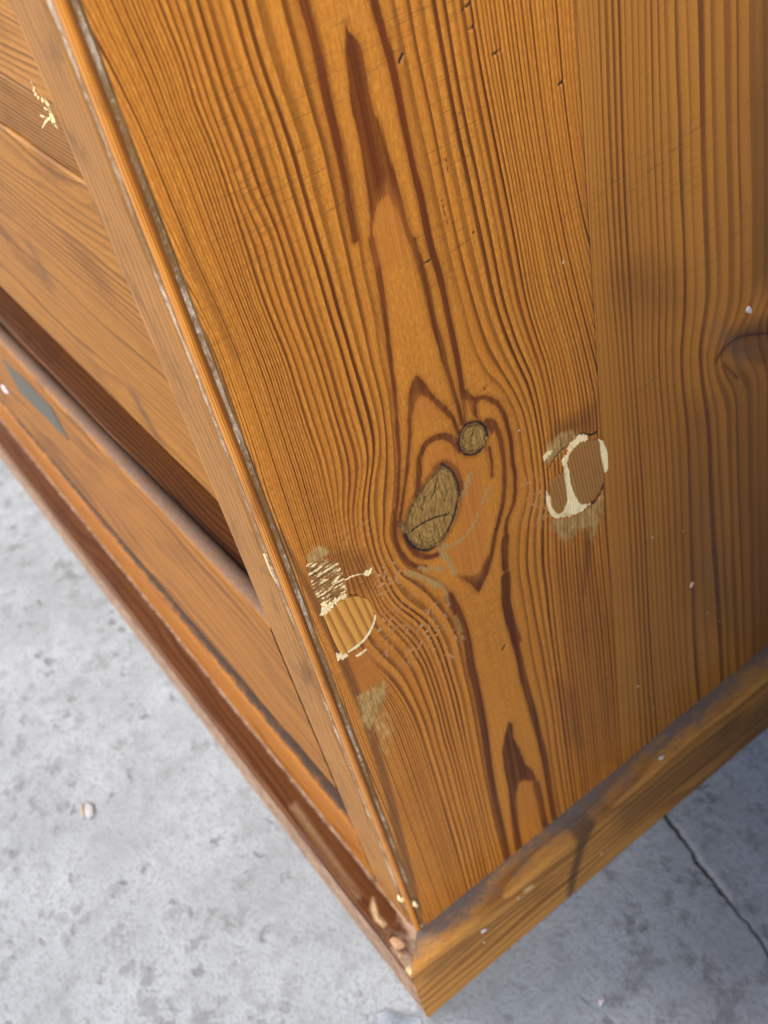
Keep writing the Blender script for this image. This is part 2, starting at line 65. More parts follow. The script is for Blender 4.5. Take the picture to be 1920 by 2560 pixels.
# ---------------------------------------------------------------- helpers: node trees
class NT:
    def __init__(s, name):
        s.m = bpy.data.materials.new(name); s.m.use_nodes = True; s.t = s.m.node_tree; s.t.nodes.clear()
        s.out = s.t.nodes.new("ShaderNodeOutputMaterial"); s.b = s.t.nodes.new("ShaderNodeBsdfPrincipled")
        s.t.links.new(s.b.outputs[0], s.out.inputs[0]); s.tc = None
    def L(s, a, sock):
        if isinstance(a, (int, float)): sock.default_value = a
        elif isinstance(a, tuple): sock.default_value = a if len(a) == len(sock.default_value) else (*a, 1)
        else: s.t.links.new(a, sock)
    def mt(s, op, a, b=0.0, c=0.0, clamp=False):
        n = s.t.nodes.new("ShaderNodeMath"); n.operation = op; n.use_clamp = clamp
        s.L(a, n.inputs[0]); s.L(b, n.inputs[1]); s.L(c, n.inputs[2]); return n.outputs[0]
    def add(s, a, b): return s.mt('ADD', a, b)
    def sub(s, a, b): return s.mt('SUBTRACT', a, b)
    def mul(s, a, b): return s.mt('MULTIPLY', a, b)
    def mx(s, a, b): return s.mt('MAXIMUM', a, b)
    def fr(s, a): return s.mt('FRACT', a)
    def at(s, name):
        n = s.t.nodes.new("ShaderNodeAttribute"); n.attribute_name = name; return n.outputs['Fac']
    def pos(s):
        if s.tc is None:
            s.tc = s.t.nodes.new("ShaderNodeTexCoord").outputs['Object']
        return s.tc
    def xyz(s, v=None):
        n = s.t.nodes.new("ShaderNodeSeparateXYZ"); s.L(v or s.pos(), n.inputs[0]); return n.outputs
    def sc(s, sx, sy, sz, rot=(0, 0, 0), off=(0, 0, 0)):
        n = s.t.nodes.new("ShaderNodeMapping"); s.L(s.pos(), n.inputs[0]); n.inputs['Scale'].default_value = (sx, sy, sz)
        n.inputs['Rotation'].default_value = rot; n.inputs['Location'].default_value = off; return n.outputs[0]
    def noise(s, vec, scale=1.0, detail=3, rough=0.55):
        n = s.t.nodes.new("ShaderNodeTexNoise"); s.L(vec, n.inputs['Vector']); n.inputs['Scale'].default_value = scale
        n.inputs['Detail'].default_value = detail; n.inputs['Roughness'].default_value = rough; return n.outputs['Fac']
    def vor(s, vec, scale=1.0, rnd=1.0):
        n = s.t.nodes.new("ShaderNodeTexVoronoi"); s.L(vec, n.inputs['Vector']); n.inputs['Scale'].default_value = scale
        n.inputs['Randomness'].default_value = rnd; return n.outputs['Distance']
    def wh(s, a):
        n = s.t.nodes.new("ShaderNodeTexWhiteNoise"); n.noise_dimensions = '1D'; s.L(a, n.inputs['W']); return n.outputs['Value']
    def mr(s, v, a, b, c=0.0, d=1.0, smooth=True):
        n = s.t.nodes.new("ShaderNodeMapRange"); n.interpolation_type = 'SMOOTHSTEP' if smooth else 'LINEAR'
        s.L(v, n.inputs[0]); s.L(a, n.inputs[1]); s.L(b, n.inputs[2]); s.L(c, n.inputs[3]); s.L(d, n.inputs[4]); return n.outputs[0]
    def mix(s, f, a, b, mode='MIX'):
        n = s.t.nodes.new("ShaderNodeMix"); n.data_type = 'RGBA'; n.blend_type = mode
        s.L(f, n.inputs[0]); s.L(a, n.inputs[6]); s.L(b, n.inputs[7]); return n.outputs[2]
    def bump(s, h, strength=0.5, dist=0.0002, prev=None):
        n = s.t.nodes.new("ShaderNodeBump"); n.inputs['Strength'].default_value = strength; n.inputs['Distance'].default_value = dist
        s.L(h, n.inputs['Height'])
        if prev is not None: s.L(prev, n.inputs['Normal'])
        return n.outputs[0]
    def fin(s, col, rough, normal=None, spec=0.5, coat=0.0, coat_r=0.3):
        s.L(col, s.b.inputs['Base Color']); s.L(rough, s.b.inputs['Roughness']); s.b.inputs['Specular IOR Level'].default_value = spec
        s.L(coat, s.b.inputs['Coat Weight']); s.b.inputs['Coat Roughness'].default_value = coat_r
        if normal is not None: s.L(normal, s.b.inputs['Normal'])
        return s.m

EARLY = (0.67, 0.272, 0.034); EARLY2 = (0.48, 0.162, 0.020); LATE = (0.040, 0.010, 0.003); LATE2 = (0.110, 0.025, 0.005)

def side_wood(name, dull=False):
    """Varnished pine: ring lines from the 'phase' attribute, figure and repairs from distance fields."""
    n = NT(name)
    P = n.pos()
    warp = n.noise(n.sc(0, 160, 26), 1.0, 2)
    fine = n.noise(n.sc(0, 1500, 45), 1.0, 3); streak = n.noise(n.sc(0, 2600, 24, off=(2, 5, 1)), 1.0, 3, .65); grit = n.noise(n.sc(0, 2600, 700, off=(7, 2, 1)), 1.0, 2, .6)
    big = n.noise(n.sc(0, 34, 9), 1.0, 2)
    ph = n.add(n.at('phase'), n.mul(n.sub(warp, 0.5), 0.26)); ph = n.add(ph, n.mul(n.sub(n.noise(n.sc(0, 75, 5, off=(0, 3, 3)), 1.0, 2), 0.5), 0.95))
    ph = n.add(ph, n.mul(n.sub(fine, 0.5), 0.06))
    f = n.fr(ph); idx = n.mt('FLOOR', ph)
    st = n.mr(n.wh(idx), 0, 1, 0.50, 1.0, False)
    st = n.mul(st, n.mr(n.noise(n.sc(0, 90, 16, off=(3, 1, 2)), 1.0, 2), 0.3, 0.6, 0.72, 1.0))
    wdt = n.mr(n.wh(n.add(idx, 31.7)), 0, 1, 0.38, 0.80, False)
    f2 = n.add(f, n.mul(n.sub(streak, .5), .16)); up = n.add(n.mul(n.mr(f2, 0.12, 0.75), .28), n.mul(n.mr(f2, n.sub(wdt, 0.10), n.add(wdt, 0.20)), .72)); dn = n.mr(f, 0.94, 1.0, 1.0, 0.0)
    ring = n.mul(n.mul(n.mul(up, dn), st), n.at('ringamp'))
    edge = n.mul(n.sub(n.noise(n.sc(0, 900, 120), 1.0, 3), 0.5), 0.7)
    rag = n.add(n.mul(edge, 0.7), n.mul(n.sub(n.noise(n.sc(0, 1100, 1500), 1, 3, .7), .5), 1.1))
    crs = n.mul(n.sub(n.noise(n.sc(0, 2600, 2600), 1.0, 2), 0.5), 0.5)
    def sdf(a, soft=0.16, nz=edge): return n.mr(n.add(n.at(a), nz), -soft, soft, 1.0, 0.0)
    dedge = n.add(n.mul(edge, .5), n.mul(n.sub(streak, .58), 1.25)); dk = n.mul(sdf('dark', 0.30, dedge), n.mr(n.noise(n.sc(0, 800, 14, off=(9, 1, 4)), 1, 3, .6), .3, .62, .78, 1.0)); dk = n.mx(dk, n.mul(n.mr(n.at('dark'), 0.0, 1.3, 0.42, 0.0), n.mr(streak, .3, .7, .35, 1)))
    early = n.mix(big, EARLY2, EARLY)
    early = n.mix(n.mr(fine, 0.35, 0.75), early, n.mix(0.5, early, (0.30, 0.115, 0.02)))
    late = n.mix(n.noise(n.sc(0, 40, 60, off=(1, 1, 7)), 1.0, 2), LATE, LATE2)
    early = n.mix(n.mr(grit, .35, .75), n.mix(.30, early, (0.30, 0.10, 0.014)), n.mix(.22, early, (0.86, 0.42, 0.085)))
    early = n.mix(n.mul(n.mr(n.wh(n.add(idx, 9.3)), 0, 1, 0, .45, False), n.at('ringamp')), early, (0.40, 0.130, 0.016))
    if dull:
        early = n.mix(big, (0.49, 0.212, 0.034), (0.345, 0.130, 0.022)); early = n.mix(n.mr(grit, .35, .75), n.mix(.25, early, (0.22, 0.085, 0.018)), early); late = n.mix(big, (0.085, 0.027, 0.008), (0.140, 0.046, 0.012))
    # crossways crazing of the varnish
    cz = n.noise(n.sc(0, 110, 4200, rot=(0.10, 0, 0)), 1.0, 2, 0.45)
    czm = n.mr(n.noise(n.sc(0, 30, 40, off=(5, 2, 1)), 1.0, 2), 0.42, 0.62)
    craze = n.mul(n.mr(cz, 0.56, 0.72), czm)
    col = n.mix(ring, early, late)
    col = n.mix(n.mul(craze, 0.45), col, (0.16, 0.055, 0.010))
    col = n.mix(n.mul(dk, 0.96), col, n.mix(n.mr(n.add(n.mul(streak, .6), n.mul(big, .5)), .35, .75), (0.140, 0.032, 0.008), (0.050, 0.011, 0.004)))
    red = n.mul(n.at('red'), n.mr(fine, 0.2, 0.7, 0.6, 1.0))
    col = n.mix(n.mul(red, 0.75), col, n.mix(n.mr(streak, .3, .7), (0.34, 0.090, 0.014), (0.50, 0.20, 0.040)))
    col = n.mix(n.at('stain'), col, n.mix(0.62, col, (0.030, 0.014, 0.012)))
    fib = n.noise(n.sc(0, 2400, 300), 1.0, 3, 0.7)
    spk = n.mul(n.mul(n.at('speck'), n.mr(n.noise(n.sc(0, 800, 800, rot=(.7, 0, 0)), 1.0, 4, .65), 0.52, 0.60)), n.mr(n.noise(n.sc(0, 170, 170), 1, 2), .42, .58))
    spk = n.mul(spk, n.mr(ring, 0.15, 0.5, 0.25, 1.0))
    col = n.mix(n.mul(spk, .8), col, n.mix(fib, (0.36, 0.22, 0.11), (0.66, 0.48, 0.30)))
    pt = n.at('putty'); mott = n.noise(n.sc(0, 420, 200), 1, 4, .65)
    ptm = n.mr(n.add(pt, n.add(n.mul(n.sub(fib, 0.5), 1.0), n.mul(n.sub(mott, .5), 1.2))), 0.24, 0.92)
    ptc = n.mix(n.mr(mott, .3, .7), (0.20, 0.108, 0.030), (0.50, 0.315, 0.105)); ptc = n.mix(n.mul(n.mr(fib, .45, .7), .6), ptc, (0.60, 0.44, 0.22)); ptc = n.mix(n.mul(ring, .35), ptc, LATE2)
    col = n.mix(n.mul(ptm, 0.88), col, ptc)
    tan = sdf('tan', 0.34, n.add(n.mul(rag, 1.8), n.mul(n.sub(mott, .48), 1.6))); tan = n.mul(tan, n.mr(fib, 0.25, 0.55, 0.35, .95)); col = n.mix(tan, col, n.mix(fib, (0.18, 0.105, 0.032), (0.50, 0.325, 0.120)))
    kn = sdf('knot', 0.22, n.mul(rag, 1.5))
    halo = n.mul(n.mr(n.at('knot'), -0.2, 1.9, 0.92, 0.0), n.mr(streak, .3, .7, .5, 1)); col = n.mix(halo, col, (0.105, 0.030, 0.010))
    kring = n.mt('SINE', n.add(n.mul(n.at('knot'), 5.5), n.mul(n.noise(n.sc(0, 260, 260), 1, 3), 9.0))); vst = n.noise(n.sc(0, 1900, 260), 1.0, 4, 0.7)
    knc = n.mix(n.mr(vst, 0.3, 0.7), (0.150, 0.074, 0.019), (0.43, 0.250, 0.066)); knc = n.mix(n.mul(n.mr(kring, -.2, 1.0), .38), knc, (0.115, 0.066, 0.026))
    knc = n.mix(n.mul(n.mr(n.noise(n.sc(0, 620, 620), 1, 3, .7), .58, .68), .6), knc, (0.045, 0.036, 0.020))
    rim = n.mul(n.mr(n.at('knot'), 0.15, -1.5, 1.0, 0.0), n.mr(n.noise(n.sc(0, 1300, 1300), 1, 3, .7), 0.40, 0.56)); knc = n.mix(n.mul(rim, 0.92), knc, (0.022, 0.016, 0.011))
    col = n.mix(kn, col, knc)
    bk = sdf('blk', 0.12, n.mul(rag, 0.75)); col = n.mix(n.mul(bk, 0.93), col, (0.016, 0.014, 0.014))
    tr = n.at('torn'); tn = n.noise(n.sc(0, 260, 1500, rot=(-.12, 0, 0)), 1.0, 4, 0.65)
    trm = n.mr(n.add(tr, n.mul(n.sub(n.noise(n.sc(0, 300, 1800), 1, 3), .5), 1.1)), 0.40, 0.55); trc = n.mix(n.mr(tn, 0.36, 0.43), (0.030, 0.018, 0.012), (0.26, 0.12, 0.034)); trc = n.mix(n.mul(n.mr(tn, 0.515, 0.56), n.mr(n.noise(n.sc(0, 500, 500), 1, 2), .36, .5)), trc, (0.86, 0.70, 0.38))
    col = n.mix(trm, col, trc)
    cr = sdf('cream', 0.10, n.mul(rag, 1.5)); col = n.mix(cr, col, n.mix(fib, (0.66, 0.50, 0.24), (0.92, 0.80, 0.50)))
    hz = n.mul(n.at('dust'), n.mr(fib, 0.3, 0.6, 0.6, 1.0)); col = n.mix(n.mul(hz, 0.22), col, (0.15, 0.12, 0.10))
    rghm = n.mx(n.mx(kn, cr), n.mx(ptm, n.mx(tan, trm)))
    rough = n.mix(rghm, (0.46, 0.46, 0.46), (0.9, 0.9, 0.9))
    h = n.add(n.mul(fine, 0.35), n.mul(ring, -0.15)); h = n.add(h, n.mul(craze, -1.0)); h = n.add(h, n.mul(n.mul(rghm, fib), 1.6)); h = n.add(h, n.mul(crs, 0.35))
    h = n.add(h, n.mul(bk, -1.2))
    nm = n.bump(h, 0.55, 0.00012)
    return n.fin(col, rough, nm, 0.28, n.mr(rghm, 0, 1, 0.20, 0.0), 0.33)

def plain_wood(name, across, freq, early, late, along, dust=0.0, contrast=0.8, seed=0.0, rough=0.5, dustcol=(0.20, 0.17, 0.155), coat=0.3):
    """Pine with straight grain: 'across' axis carries the rings, 'along' the fibre direction."""
    n = NT(name)
    s = [0.0, 0.0, 0.0]; s[across] = 1.0
    def sv(a, l):
        v = [a, a, a]; v[along] = l; return n.sc(*v, off=(seed, seed*1.7, seed*0.6))
    x = n.xyz()[across]
    wob = n.noise(sv(38, 7), 1.0, 2); wob2 = n.noise(sv(220, 14), 1.0, 2)
    ph = n.add(n.mul(x, freq), n.add(n.mul(wob, 9.0), n.mul(wob2, 0.6)))
    f = n.fr(ph); st = n.mr(n.wh(n.mt('FLOOR', ph)), 0, 1, 0.3, 1.0, False)
    ring = n.mul(n.mul(n.mr(f, 0.35, 0.8), n.mr(f, 0.93, 1.0, 1.0, 0.0)), st)
    fine = n.noise(sv(1500, 45), 1.0, 3); big = n.noise(sv(30, 8), 1.0, 2)
    fib = n.noise(sv(1800, 500), 1.0, 3, 0.7)
    e = n.mix(big, early, n.mix(0.35, early, late)); e = n.mix(n.mul(n.mr(fine, 0.4, 0.8), 0.35), e, late)
    col = n.mix(n.mul(ring, contrast), e, late)
    grit = n.noise(sv(2600, 420), 1.0, 3, .65); col = n.mix(n.mul(n.mr(grit, .45, .75), .35), col, late)
    blot = n.noise(sv(60, 26), 1.0, 4, .6); col = n.mix(n.mul(n.mr(blot, .52, .72), .45), col, late)
    col = n.mix(n.at('stain'), col, n.mix(0.75, col, (0.030, 0.022, 0.022)))
    col = n.mix(n.mul(n.at('pale'), n.mr(fib, 0.3, 0.6, 0.5, 1.0)), col, (0.66, 0.47, 0.25))
    d = n.mr(n.add(n.at('dust'), n.mul(n.sub(n.noise(sv(500, 260), 1.0, 4, 0.65), 0.5), 1.1)), 0.25, 0.95)
    d = n.add(d, dust) if dust else d
    col = n.mix(d, col, n.mix(fib, tuple(c*0.6 for c in dustcol), tuple(min(1, c*1.5) for c in dustcol)))
    h = n.add(n.mul(fine, 0.5), n.add(n.mul(ring, -0.4), n.mul(n.mul(d, fib), 1.5)))
    nm = n.bump(h, 0.45, 0.00015); n.spec = 0.16
    r = n.mix(d, (rough,)*3, (0.95,)*3)
    return n.fin(col, r, nm, 0.12, n.mr(d, 0, 1, coat*.5, 0.0), 0.28)

def simple(name, col, rough=.7, sss=0, vary=.25, scale=900):
    n = NT(name); a = n.noise(n.pos(), scale, 3)
    return n.fin(n.mix(a, tuple(c*(1-vary) for c in col), tuple(min(1, c*(1+vary)) for c in col)), rough, n.bump(a, .4, .0001), .4)

# ---------------------------------------------------------------- helpers: meshes
def link(name, me, mat, parent=None, smooth=True):
    o = bpy.data.objects.new(name, me); COL.objects.link(o)
    if mat: me.materials.append(mat)
    if smooth and len(me.polygons): me.polygons.foreach_set('use_smooth', [True]*len(me.polygons))
    if parent: o.parent = parent
    return o
def grid_mesh(name, V, nu, nv, flip=False, close=False):
    """V: (nv, nu, 3)"""
    me = bpy.data.meshes.new(name)
    i = np.arange(nv*nu).reshape(nv, nu)
    q = np.stack([i[:-1, :-1], i[:-1, 1:], i[1:, 1:], i[1:, :-1]], -1).reshape(-1, 4)
    if flip: q = q[:, ::-1]
    v = V.reshape(-1, 3)
    me.vertices.add(len(v)); me.vertices.foreach_set('co', v.astype(np.float32).ravel())
    me.loops.add(q.size); me.loops.foreach_set('vertex_index', q.ravel().astype(np.int32))
    me.polygons.add(len(q)); me.polygons.foreach_set('loop_start', (np.arange(len(q))*4).astype(np.int32)); me.polygons.foreach_set('loop_total', np.full(len(q), 4, np.int32))
    me.update(calc_edges=True); me.validate(); return me
def setattr_f(me, name, arr):
    a = me.attributes.new(name, 'FLOAT', 'POINT'); a.data.foreach_set('value', np.ascontiguousarray(arr, np.float32).ravel())
def box(name, mn, mx, mat, parent, bev=0.0006, kind=None):
    bm = bmesh.new(); bmesh.ops.create_cube(bm, size=1.0)
    for v in bm.verts:
        v.co = Vector([mn[i] + (v.co[i]+0.5)*(mx[i]-mn[i]) for i in range(3)])
    if bev: bmesh.ops.bevel(bm, geom=list(bm.edges), offset=bev, segments=3, affect='EDGES', profile=0.6)
    me = bpy.data.meshes.new(name); bm.to_mesh(me); bm.free(); return link(name, me, mat, parent, smooth=False)
def seg_dist(P, pts):
    d = np.full(len(P), 1e9)
    for a, b in zip(pts[:-1], pts[1:]):
        a = np.array(a, float); b = np.array(b, float); ab = b-a; L = max(ab@ab, 1e-9)
        t = np.clip(((P-a)@ab)/L, 0, 1); d = np.minimum(d, np.hypot(*(P-a-t[:, None]*ab).T))
    return d
def poly_sd(P, pts):
    d = seg_dist(P, list(pts)+[pts[0]]); ins = np.zeros(len(P), bool)
    n = len(pts)
    for i in range(n):
        x1, y1 = pts[i]; x2, y2 = pts[(i+1) % n]
        c = ((y1 > P[:, 1]) != (y2 > P[:, 1])) & (P[:, 0] < (x2-x1)*(P[:, 1]-y1)/((y2-y1) or 1e-9)+x1)
        ins ^= c
    return np.where(ins, -d, d)
def smooth_path(pts, k=4):
    """Catmull-Rom resample"""
    p = [np.array(q, float) for q in pts]; 
    if len(p) < 3: return [tuple(q) for q in p]
    out = []
    for i in range(len(p)-1):
        a = p[max(i-1, 0)]; b = p[i]; c = p[i+1]; d = p[min(i+2, len(p)-1)]
        for t in np.linspace(0, 1, k, endpoint=False):
            out.append(0.5*((2*b)+(-a+c)*t+(2*a-5*b+4*c-d)*t*t+(-a+3*b-3*c+d)*t**3))
    out.append(p[-1]); return [tuple(q) for q in out]
class Painter:
    def __init__(s, Y, Z): s.P = np.stack([Y.ravel(), Z.ravel()], 1); s.sh = Y.shape
    def near(s, pts, pad):
        a = np.array(pts); lo = a.min(0)-pad; hi = a.max(0)+pad
        return np.where((s.P >= lo).all(1) & (s.P <= hi).all(1))[0]
    def new(s, v): return np.full(len(s.P), float(v))
    def stroke(s, F, w, pts):
        pts = smooth_path(pts); k = s.near(pts, 3+w)
        if len(k): F[k] = np.minimum(F[k], seg_dist(s.P[k], pts)-w/2)
    def poly(s, F, pts):
        k = s.near(pts, 3)
        if len(k): F[k] = np.minimum(F[k], poly_sd(s.P[k], pts))
    def soft(s, F, st, fe, pts):
        k = s.near(pts, fe)
        if len(k):
            t = np.clip((fe*0.5-poly_sd(s.P[k], pts))/fe, 0, 1); F[k] = np.maximum(F[k], st*t*t*(3-2*t))

def thing(name, label, cat, group=None, loc=(0, 0, 0)):
    o = bpy.data.objects.new(name, None); COL.objects.link(o); o.location = loc; o.empty_display_size = 0.02
    return tag(o, label, cat, group)
def tag(o, label, cat, group=None):
    o['label'] = label; o['category'] = cat
    if group: o['group'] = group
    return o

# ---------------------------------------------------------------- the concrete floor
def concrete():
    n = NT("concrete")
    P = n.pos()
    a = n.noise(P, 22, 4, 0.6); b = n.noise(P, 140, 4, 0.65); c = n.noise(P, 700, 3, 0.6)
    w = n.t.nodes.new("ShaderNodeVectorMath"); w.operation = 'MULTIPLY_ADD'
    nn = n.t.nodes.new("ShaderNodeTexNoise"); n.L(P, nn.inputs['Vector']); nn.inputs['Scale'].default_value = 260; nn.inputs['Detail'].default_value = 3
    n.t.links.new(nn.outputs['Color'], w.inputs[0]); w.inputs[1].default_value = (.007, .007, 0); n.t.links.new(P, w.inputs[2]); PW = w.outputs[0]
    pitm = n.mul(n.mr(n.vor(PW, 150), 0.08, 0.42, 1.0, 0.0), n.mr(n.noise(P, 55, 4), 0.46, 0.64))
    pit2 = n.mul(n.mr(n.vor(PW, 70), 0.04, 0.34, 1.0, 0.0), n.mr(n.noise(n.sc(1, 1, 1, off=(4, 1, 0)), 40, 3), 0.50, 0.66))
    col = n.mix(n.mr(a, 0.3, 0.7), (0.245, 0.268, 0.284), (0.330, 0.362, 0.388))
    col = n.mix(n.mul(n.mr(c, 0.48, 0.66), 0.65), col, (0.19, 0.20, 0.205)); col = n.mix(n.mul(n.mr(b, 0.46, 0.70), 0.6), col, (0.20, 0.215, 0.225))
    col = n.mix(n.mul(n.mr(n.noise(n.sc(40, 75, 1, rot=(0, 0, 0.9)), 1.0, 4, 0.6), 0.60, 0.80), 0.22), col, (0.46, 0.49, 0.53))
    col = n.mix(n.mul(pitm, 0.7), col, (0.125, 0.13, 0.132)); col = n.mix(n.mul(pit2, 0.6), col, (0.115, 0.118, 0.118))
    col = n.mix(n.mul(n.mul(n.mr(n.noise(P, 90, 4, .7), .50, .64), n.mr(n.noise(n.sc(1, 1, 1, off=(.3, .9, 0)), 11, 2), .38, .6)), .62), col, (0.12, 0.125, 0.125)); col = n.mix(n.at('crackm'), col, (0.045, 0.045, 0.045)); col = n.mix(n.mul(n.at('crackl'), 0.22), col, (0.62, 0.63, 0.64))
    h = n.add(n.mul(b, 1.0), n.add(n.mul(c, 0.4), n.mul(n.mx(pitm, pit2), -1.2)))
    return n.fin(col, 0.85, n.bump(h, 0.5, 0.0009), 0.4)
def axis(lo, a, b, hi, step, outer=14):
    return np.unique(np.concatenate([np.linspace(lo, a, outer), np.arange(a, b, step), np.linspace(b, hi, outer)]))
gx = np.unique(np.concatenate([np.linspace(-4, -.4, 14), np.arange(-.4, -.02, .0016), np.arange(-.02, .1, .0005), np.linspace(.1, 4, 14)]).round(6)); gy = np.unique(np.concatenate([np.linspace(-4, -.13, 14), np.arange(-.13, .02, .0014), np.arange(.02, .2, .0005), np.linspace(.2, 4, 14)]).round(6))
GX, GY = np.meshgrid(gx, gy); pg = Painter(GX*1000, GY*1000)
ck = pg.new(9.0); cpts = CRACK
jit = [(x+rng.normal(0, .22), y+rng.normal(0, .22)) for x, y in smooth_path(cpts, 3)]
for i in range(len(jit)-1):
    pg.stroke(ck, (0.45+0.5*abs(math.sin(i*0.37+1.0)))*(1.0 if i < 17 else 0.30), jit[i:i+2])
edge2 = pg.new(9.0); pg.stroke(edge2, 1.4, [(x+1.9, y+0.6) for x, y in jit[2:18]])
GZ = -0.0014*np.clip(0.5-ck/0.9, 0, 1)*(np.abs(ck) < 8) + 0.00008*np.clip(1-edge2/1.2, 0, 1)*(edge2 < 8)
GZ = GZ.reshape(GX.shape) - 0.0
gm = grid_mesh("concrete_ground", np.stack([GX, GY, GZ], -1), len(gx), len(gy))
setattr_f(gm, 'crackm', np.clip(0.75-ck/0.7, 0, 1)); setattr_f(gm, 'crackl', np.clip(1-edge2/1.2, 0, 1)*(ck > 0.2))
g = link("concrete_ground", gm, concrete()); g['kind'] = 'structure'

# added block outside the view, placed only to shade the far end of the side
HW = simple('blocker_brown', (0.07, 0.055, 0.045), .9)
wl = box('shade_blocker', (0.30, -0.185, -0.001), (0.44, 0.60, 0.455), HW, None, 0.004)
tag(wl, 'added unseen dark brown block that shades the side of the cabinet', 'shade blocker')

# ---------------------------------------------------------------- the cabinet
cab = thing("pine_cabinet", "honey brown varnished pine cabinet with patched knots, standing on grey concrete", "cabinet")
SEAM = lambda z: 80.25 + z*0.0145
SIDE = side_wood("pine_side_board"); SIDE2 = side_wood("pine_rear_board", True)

# --- front board of the side, traced figure
zz = np.concatenate([np.arange(29.3, 300, 0.3), np.linspace(300, 520, 12)]); nu = 268
T = np.linspace(0, 1, nu); ZZ = np.repeat(zz[:, None], nu, 1); YY = 3.5 + T[None]*(SEAM(zz)[:, None]-3.5-0.05)
p = Painter(YY, ZZ)
def keyed(keys, idxs):
    out = []
    for k in keys:
        a = np.array(sorted(smooth_path(RINGS[k] if k in RINGS else B2[k], 5), key=lambda q: q[1])); y = np.interp(zz, a[:, 1], a[:, 0])
        ker = np.exp(-0.5*(np.arange(-9, 10)/4.0)**2); ker /= ker.sum(); nd = int((zz < 300).sum())
        y[:nd] = np.convolve(np.pad(y[:nd], 9, mode='edge'), ker, 'valid'); y[nd:] = y[nd-1]; out.append(y)
    return out
KL = keyed(['L1', 'L3', 'L6', 'L9', 'L12', 'L26'], 0); IL = [0, 2, 5, 8, 11, 25]
KR = keyed(['R2', 'R3', 'R5', 'R9', 'R22'], 0); IR = [0, 1, 3, 7, 20]
phase = np.zeros_like(YY); amp = np.ones_like(YY)
for r in range(len(zz)):
    ly = np.array([k[r] for k in KL])+0.35; ry = np.array([k[r] for k in KR])+0.35
    for j in range(1, len(ly)): ly[j] = min(ly[j], ly[j-1]-0.35*(IL[j]-IL[j-1]))
    for j in range(1, len(ry)): ry[j] = max(ry[j], ry[j-1]+0.35*(IR[j]-IR[j-1]))
    c = (ly[0]+ry[0])/2
    sl = (ly[-2]-ly[-1])/(IL[-1]-IL[-2]); sr = (ry[-1]-ry[-2])/(IR[-1]-IR[-2])
    xs = np.concatenate([[ly[-1]-40*sl], ly[::-1], [min(ly[0]+2.0, c-0.1), max(ry[0]-2.6, c+0.1)], ry, [ry[-1]+40*sr]])
    ps = np.concatenate([[IL[-1]+40], IL[::-1], [-0.66, -0.66], IR, [IR[-1]+40]])
    phase[r] = np.interp(YY[r], xs, ps)
ker = np.exp(-0.5*(np.arange(-4, 5)/1.7)**2); ker /= ker.sum()
for r in range(len(zz)): phase[r] = np.convolve(np.pad(phase[r], 4, mode='edge'), ker, 'valid')
dark = p.new(9); tan = p.new(9); blk = p.new(9); knot = p.new(9); cream = p.new(9); torn = p.new(0); putty = p.new(0); red = p.new(0); stain = p.new(0); speck = p.new(0)
for w, s in DARK: p.stroke(dark, w, s)
for s in DPOLY: p.poly(dark, s)
for w, s in TAN: p.stroke(tan, w, s)
for w, s in BLK: p.stroke(blk, w, s)
for s in KNOT: p.poly(knot, s)
for s in TORN: p.soft(torn, 1.0, 0.8, s)
for a in PUTTY: p.soft(putty, *a)
for a in RED: p.soft(red, *a)
for a in STAINS_DARKER: p.soft(stain, *a)
for a in SPECK: p.soft(speck, *a)
nz = rng.normal(0, 1, YY.shape)
X = np.zeros_like(YY)
X += 0.10*np.clip(-cream.reshape(YY.shape)/0.5, 0, 1) - 0.18*np.clip(-knot.reshape(YY.shape)/0.8, 0, 1)*(1+0.12*nz) - 0.25*np.clip(-blk.reshape(YY.shape)/0.15+0.5, 0, 1)
X += -0.22*torn.reshape(YY.shape)*(0.5+0.25*nz)
# the front edge of the board is rubbed and dips towards the quirk
X -= 0.25*np.clip((6.2-YY)/2.7, 0, 1)**2
edge_d = SEAM(ZZ)-YY; stain = np.maximum(stain, (0.75*np.exp(-(edge_d/0.35)**2)+0.25*np.exp(-(edge_d/2.0)**2)).ravel()); X -= 0.12*np.exp(-(edge_d/0.25)**2)
V = np.stack([X, YY, ZZ], -1)/1000
me = grid_mesh("side_board", V, nu, len(zz))
for nme, arr in (('phase', phase), ('ringamp', amp), ('dark', dark), ('tan', tan), ('blk', blk), ('knot', knot), ('cream', cream), ('torn', torn), ('putty', putty), ('red', red), ('stain', stain), ('speck', speck), ('dust', p.new(0))): setattr_f(me, nme, arr)
b1 = link("side_board", me, SIDE, cab); b1['label'] = "side board with flame figure, two filled dead knots and two plugs"

# --- second board of the side
zz2 = np.concatenate([np.arange(29.3, 300, 0.5), np.linspace(300, 520, 12)]); yt = np.concatenate([np.linspace(0, 66, 133), np.linspace(68, 320, 22)])
ZZ = np.repeat(zz2[:, None], len(yt), 1); YY = SEAM(zz2)[:, None]+0.05+yt[None]; zz_b = zz; zz = zz2
p = Painter(YY, ZZ)
KT = keyed(['T0', 'T4', 'T10', 'T13', 'T16', 'T19'], 0); IT = [0, -4.3, -11.3, -14.3, -17.3, -20.3]
phase = np.zeros_like(YY)
for r in range(len(zz)):
    ty = np.array([k[r] for k in KT]); ty[0] = min(ty[0], ty[1]-2)
    phase[r] = np.interp(YY[r], np.concatenate([[ty[0]-4], ty, [ty[-1]+8, ty[-1]+260]]), np.concatenate([[4.3], IT, [-22.3, -82.3]]))
zeros9 = p.new(9); dark2 = p.new(9)
for w, s_ in DARK2: p.stroke(dark2, w, s_)
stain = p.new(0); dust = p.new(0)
for a in DARKER2: p.soft(stain, *a)  # darker knot, upper patch, right strip and lower right of the rear board
for a in HAZE2: p.soft(dust, *a)  # greyish haze patches at the knot and lower right
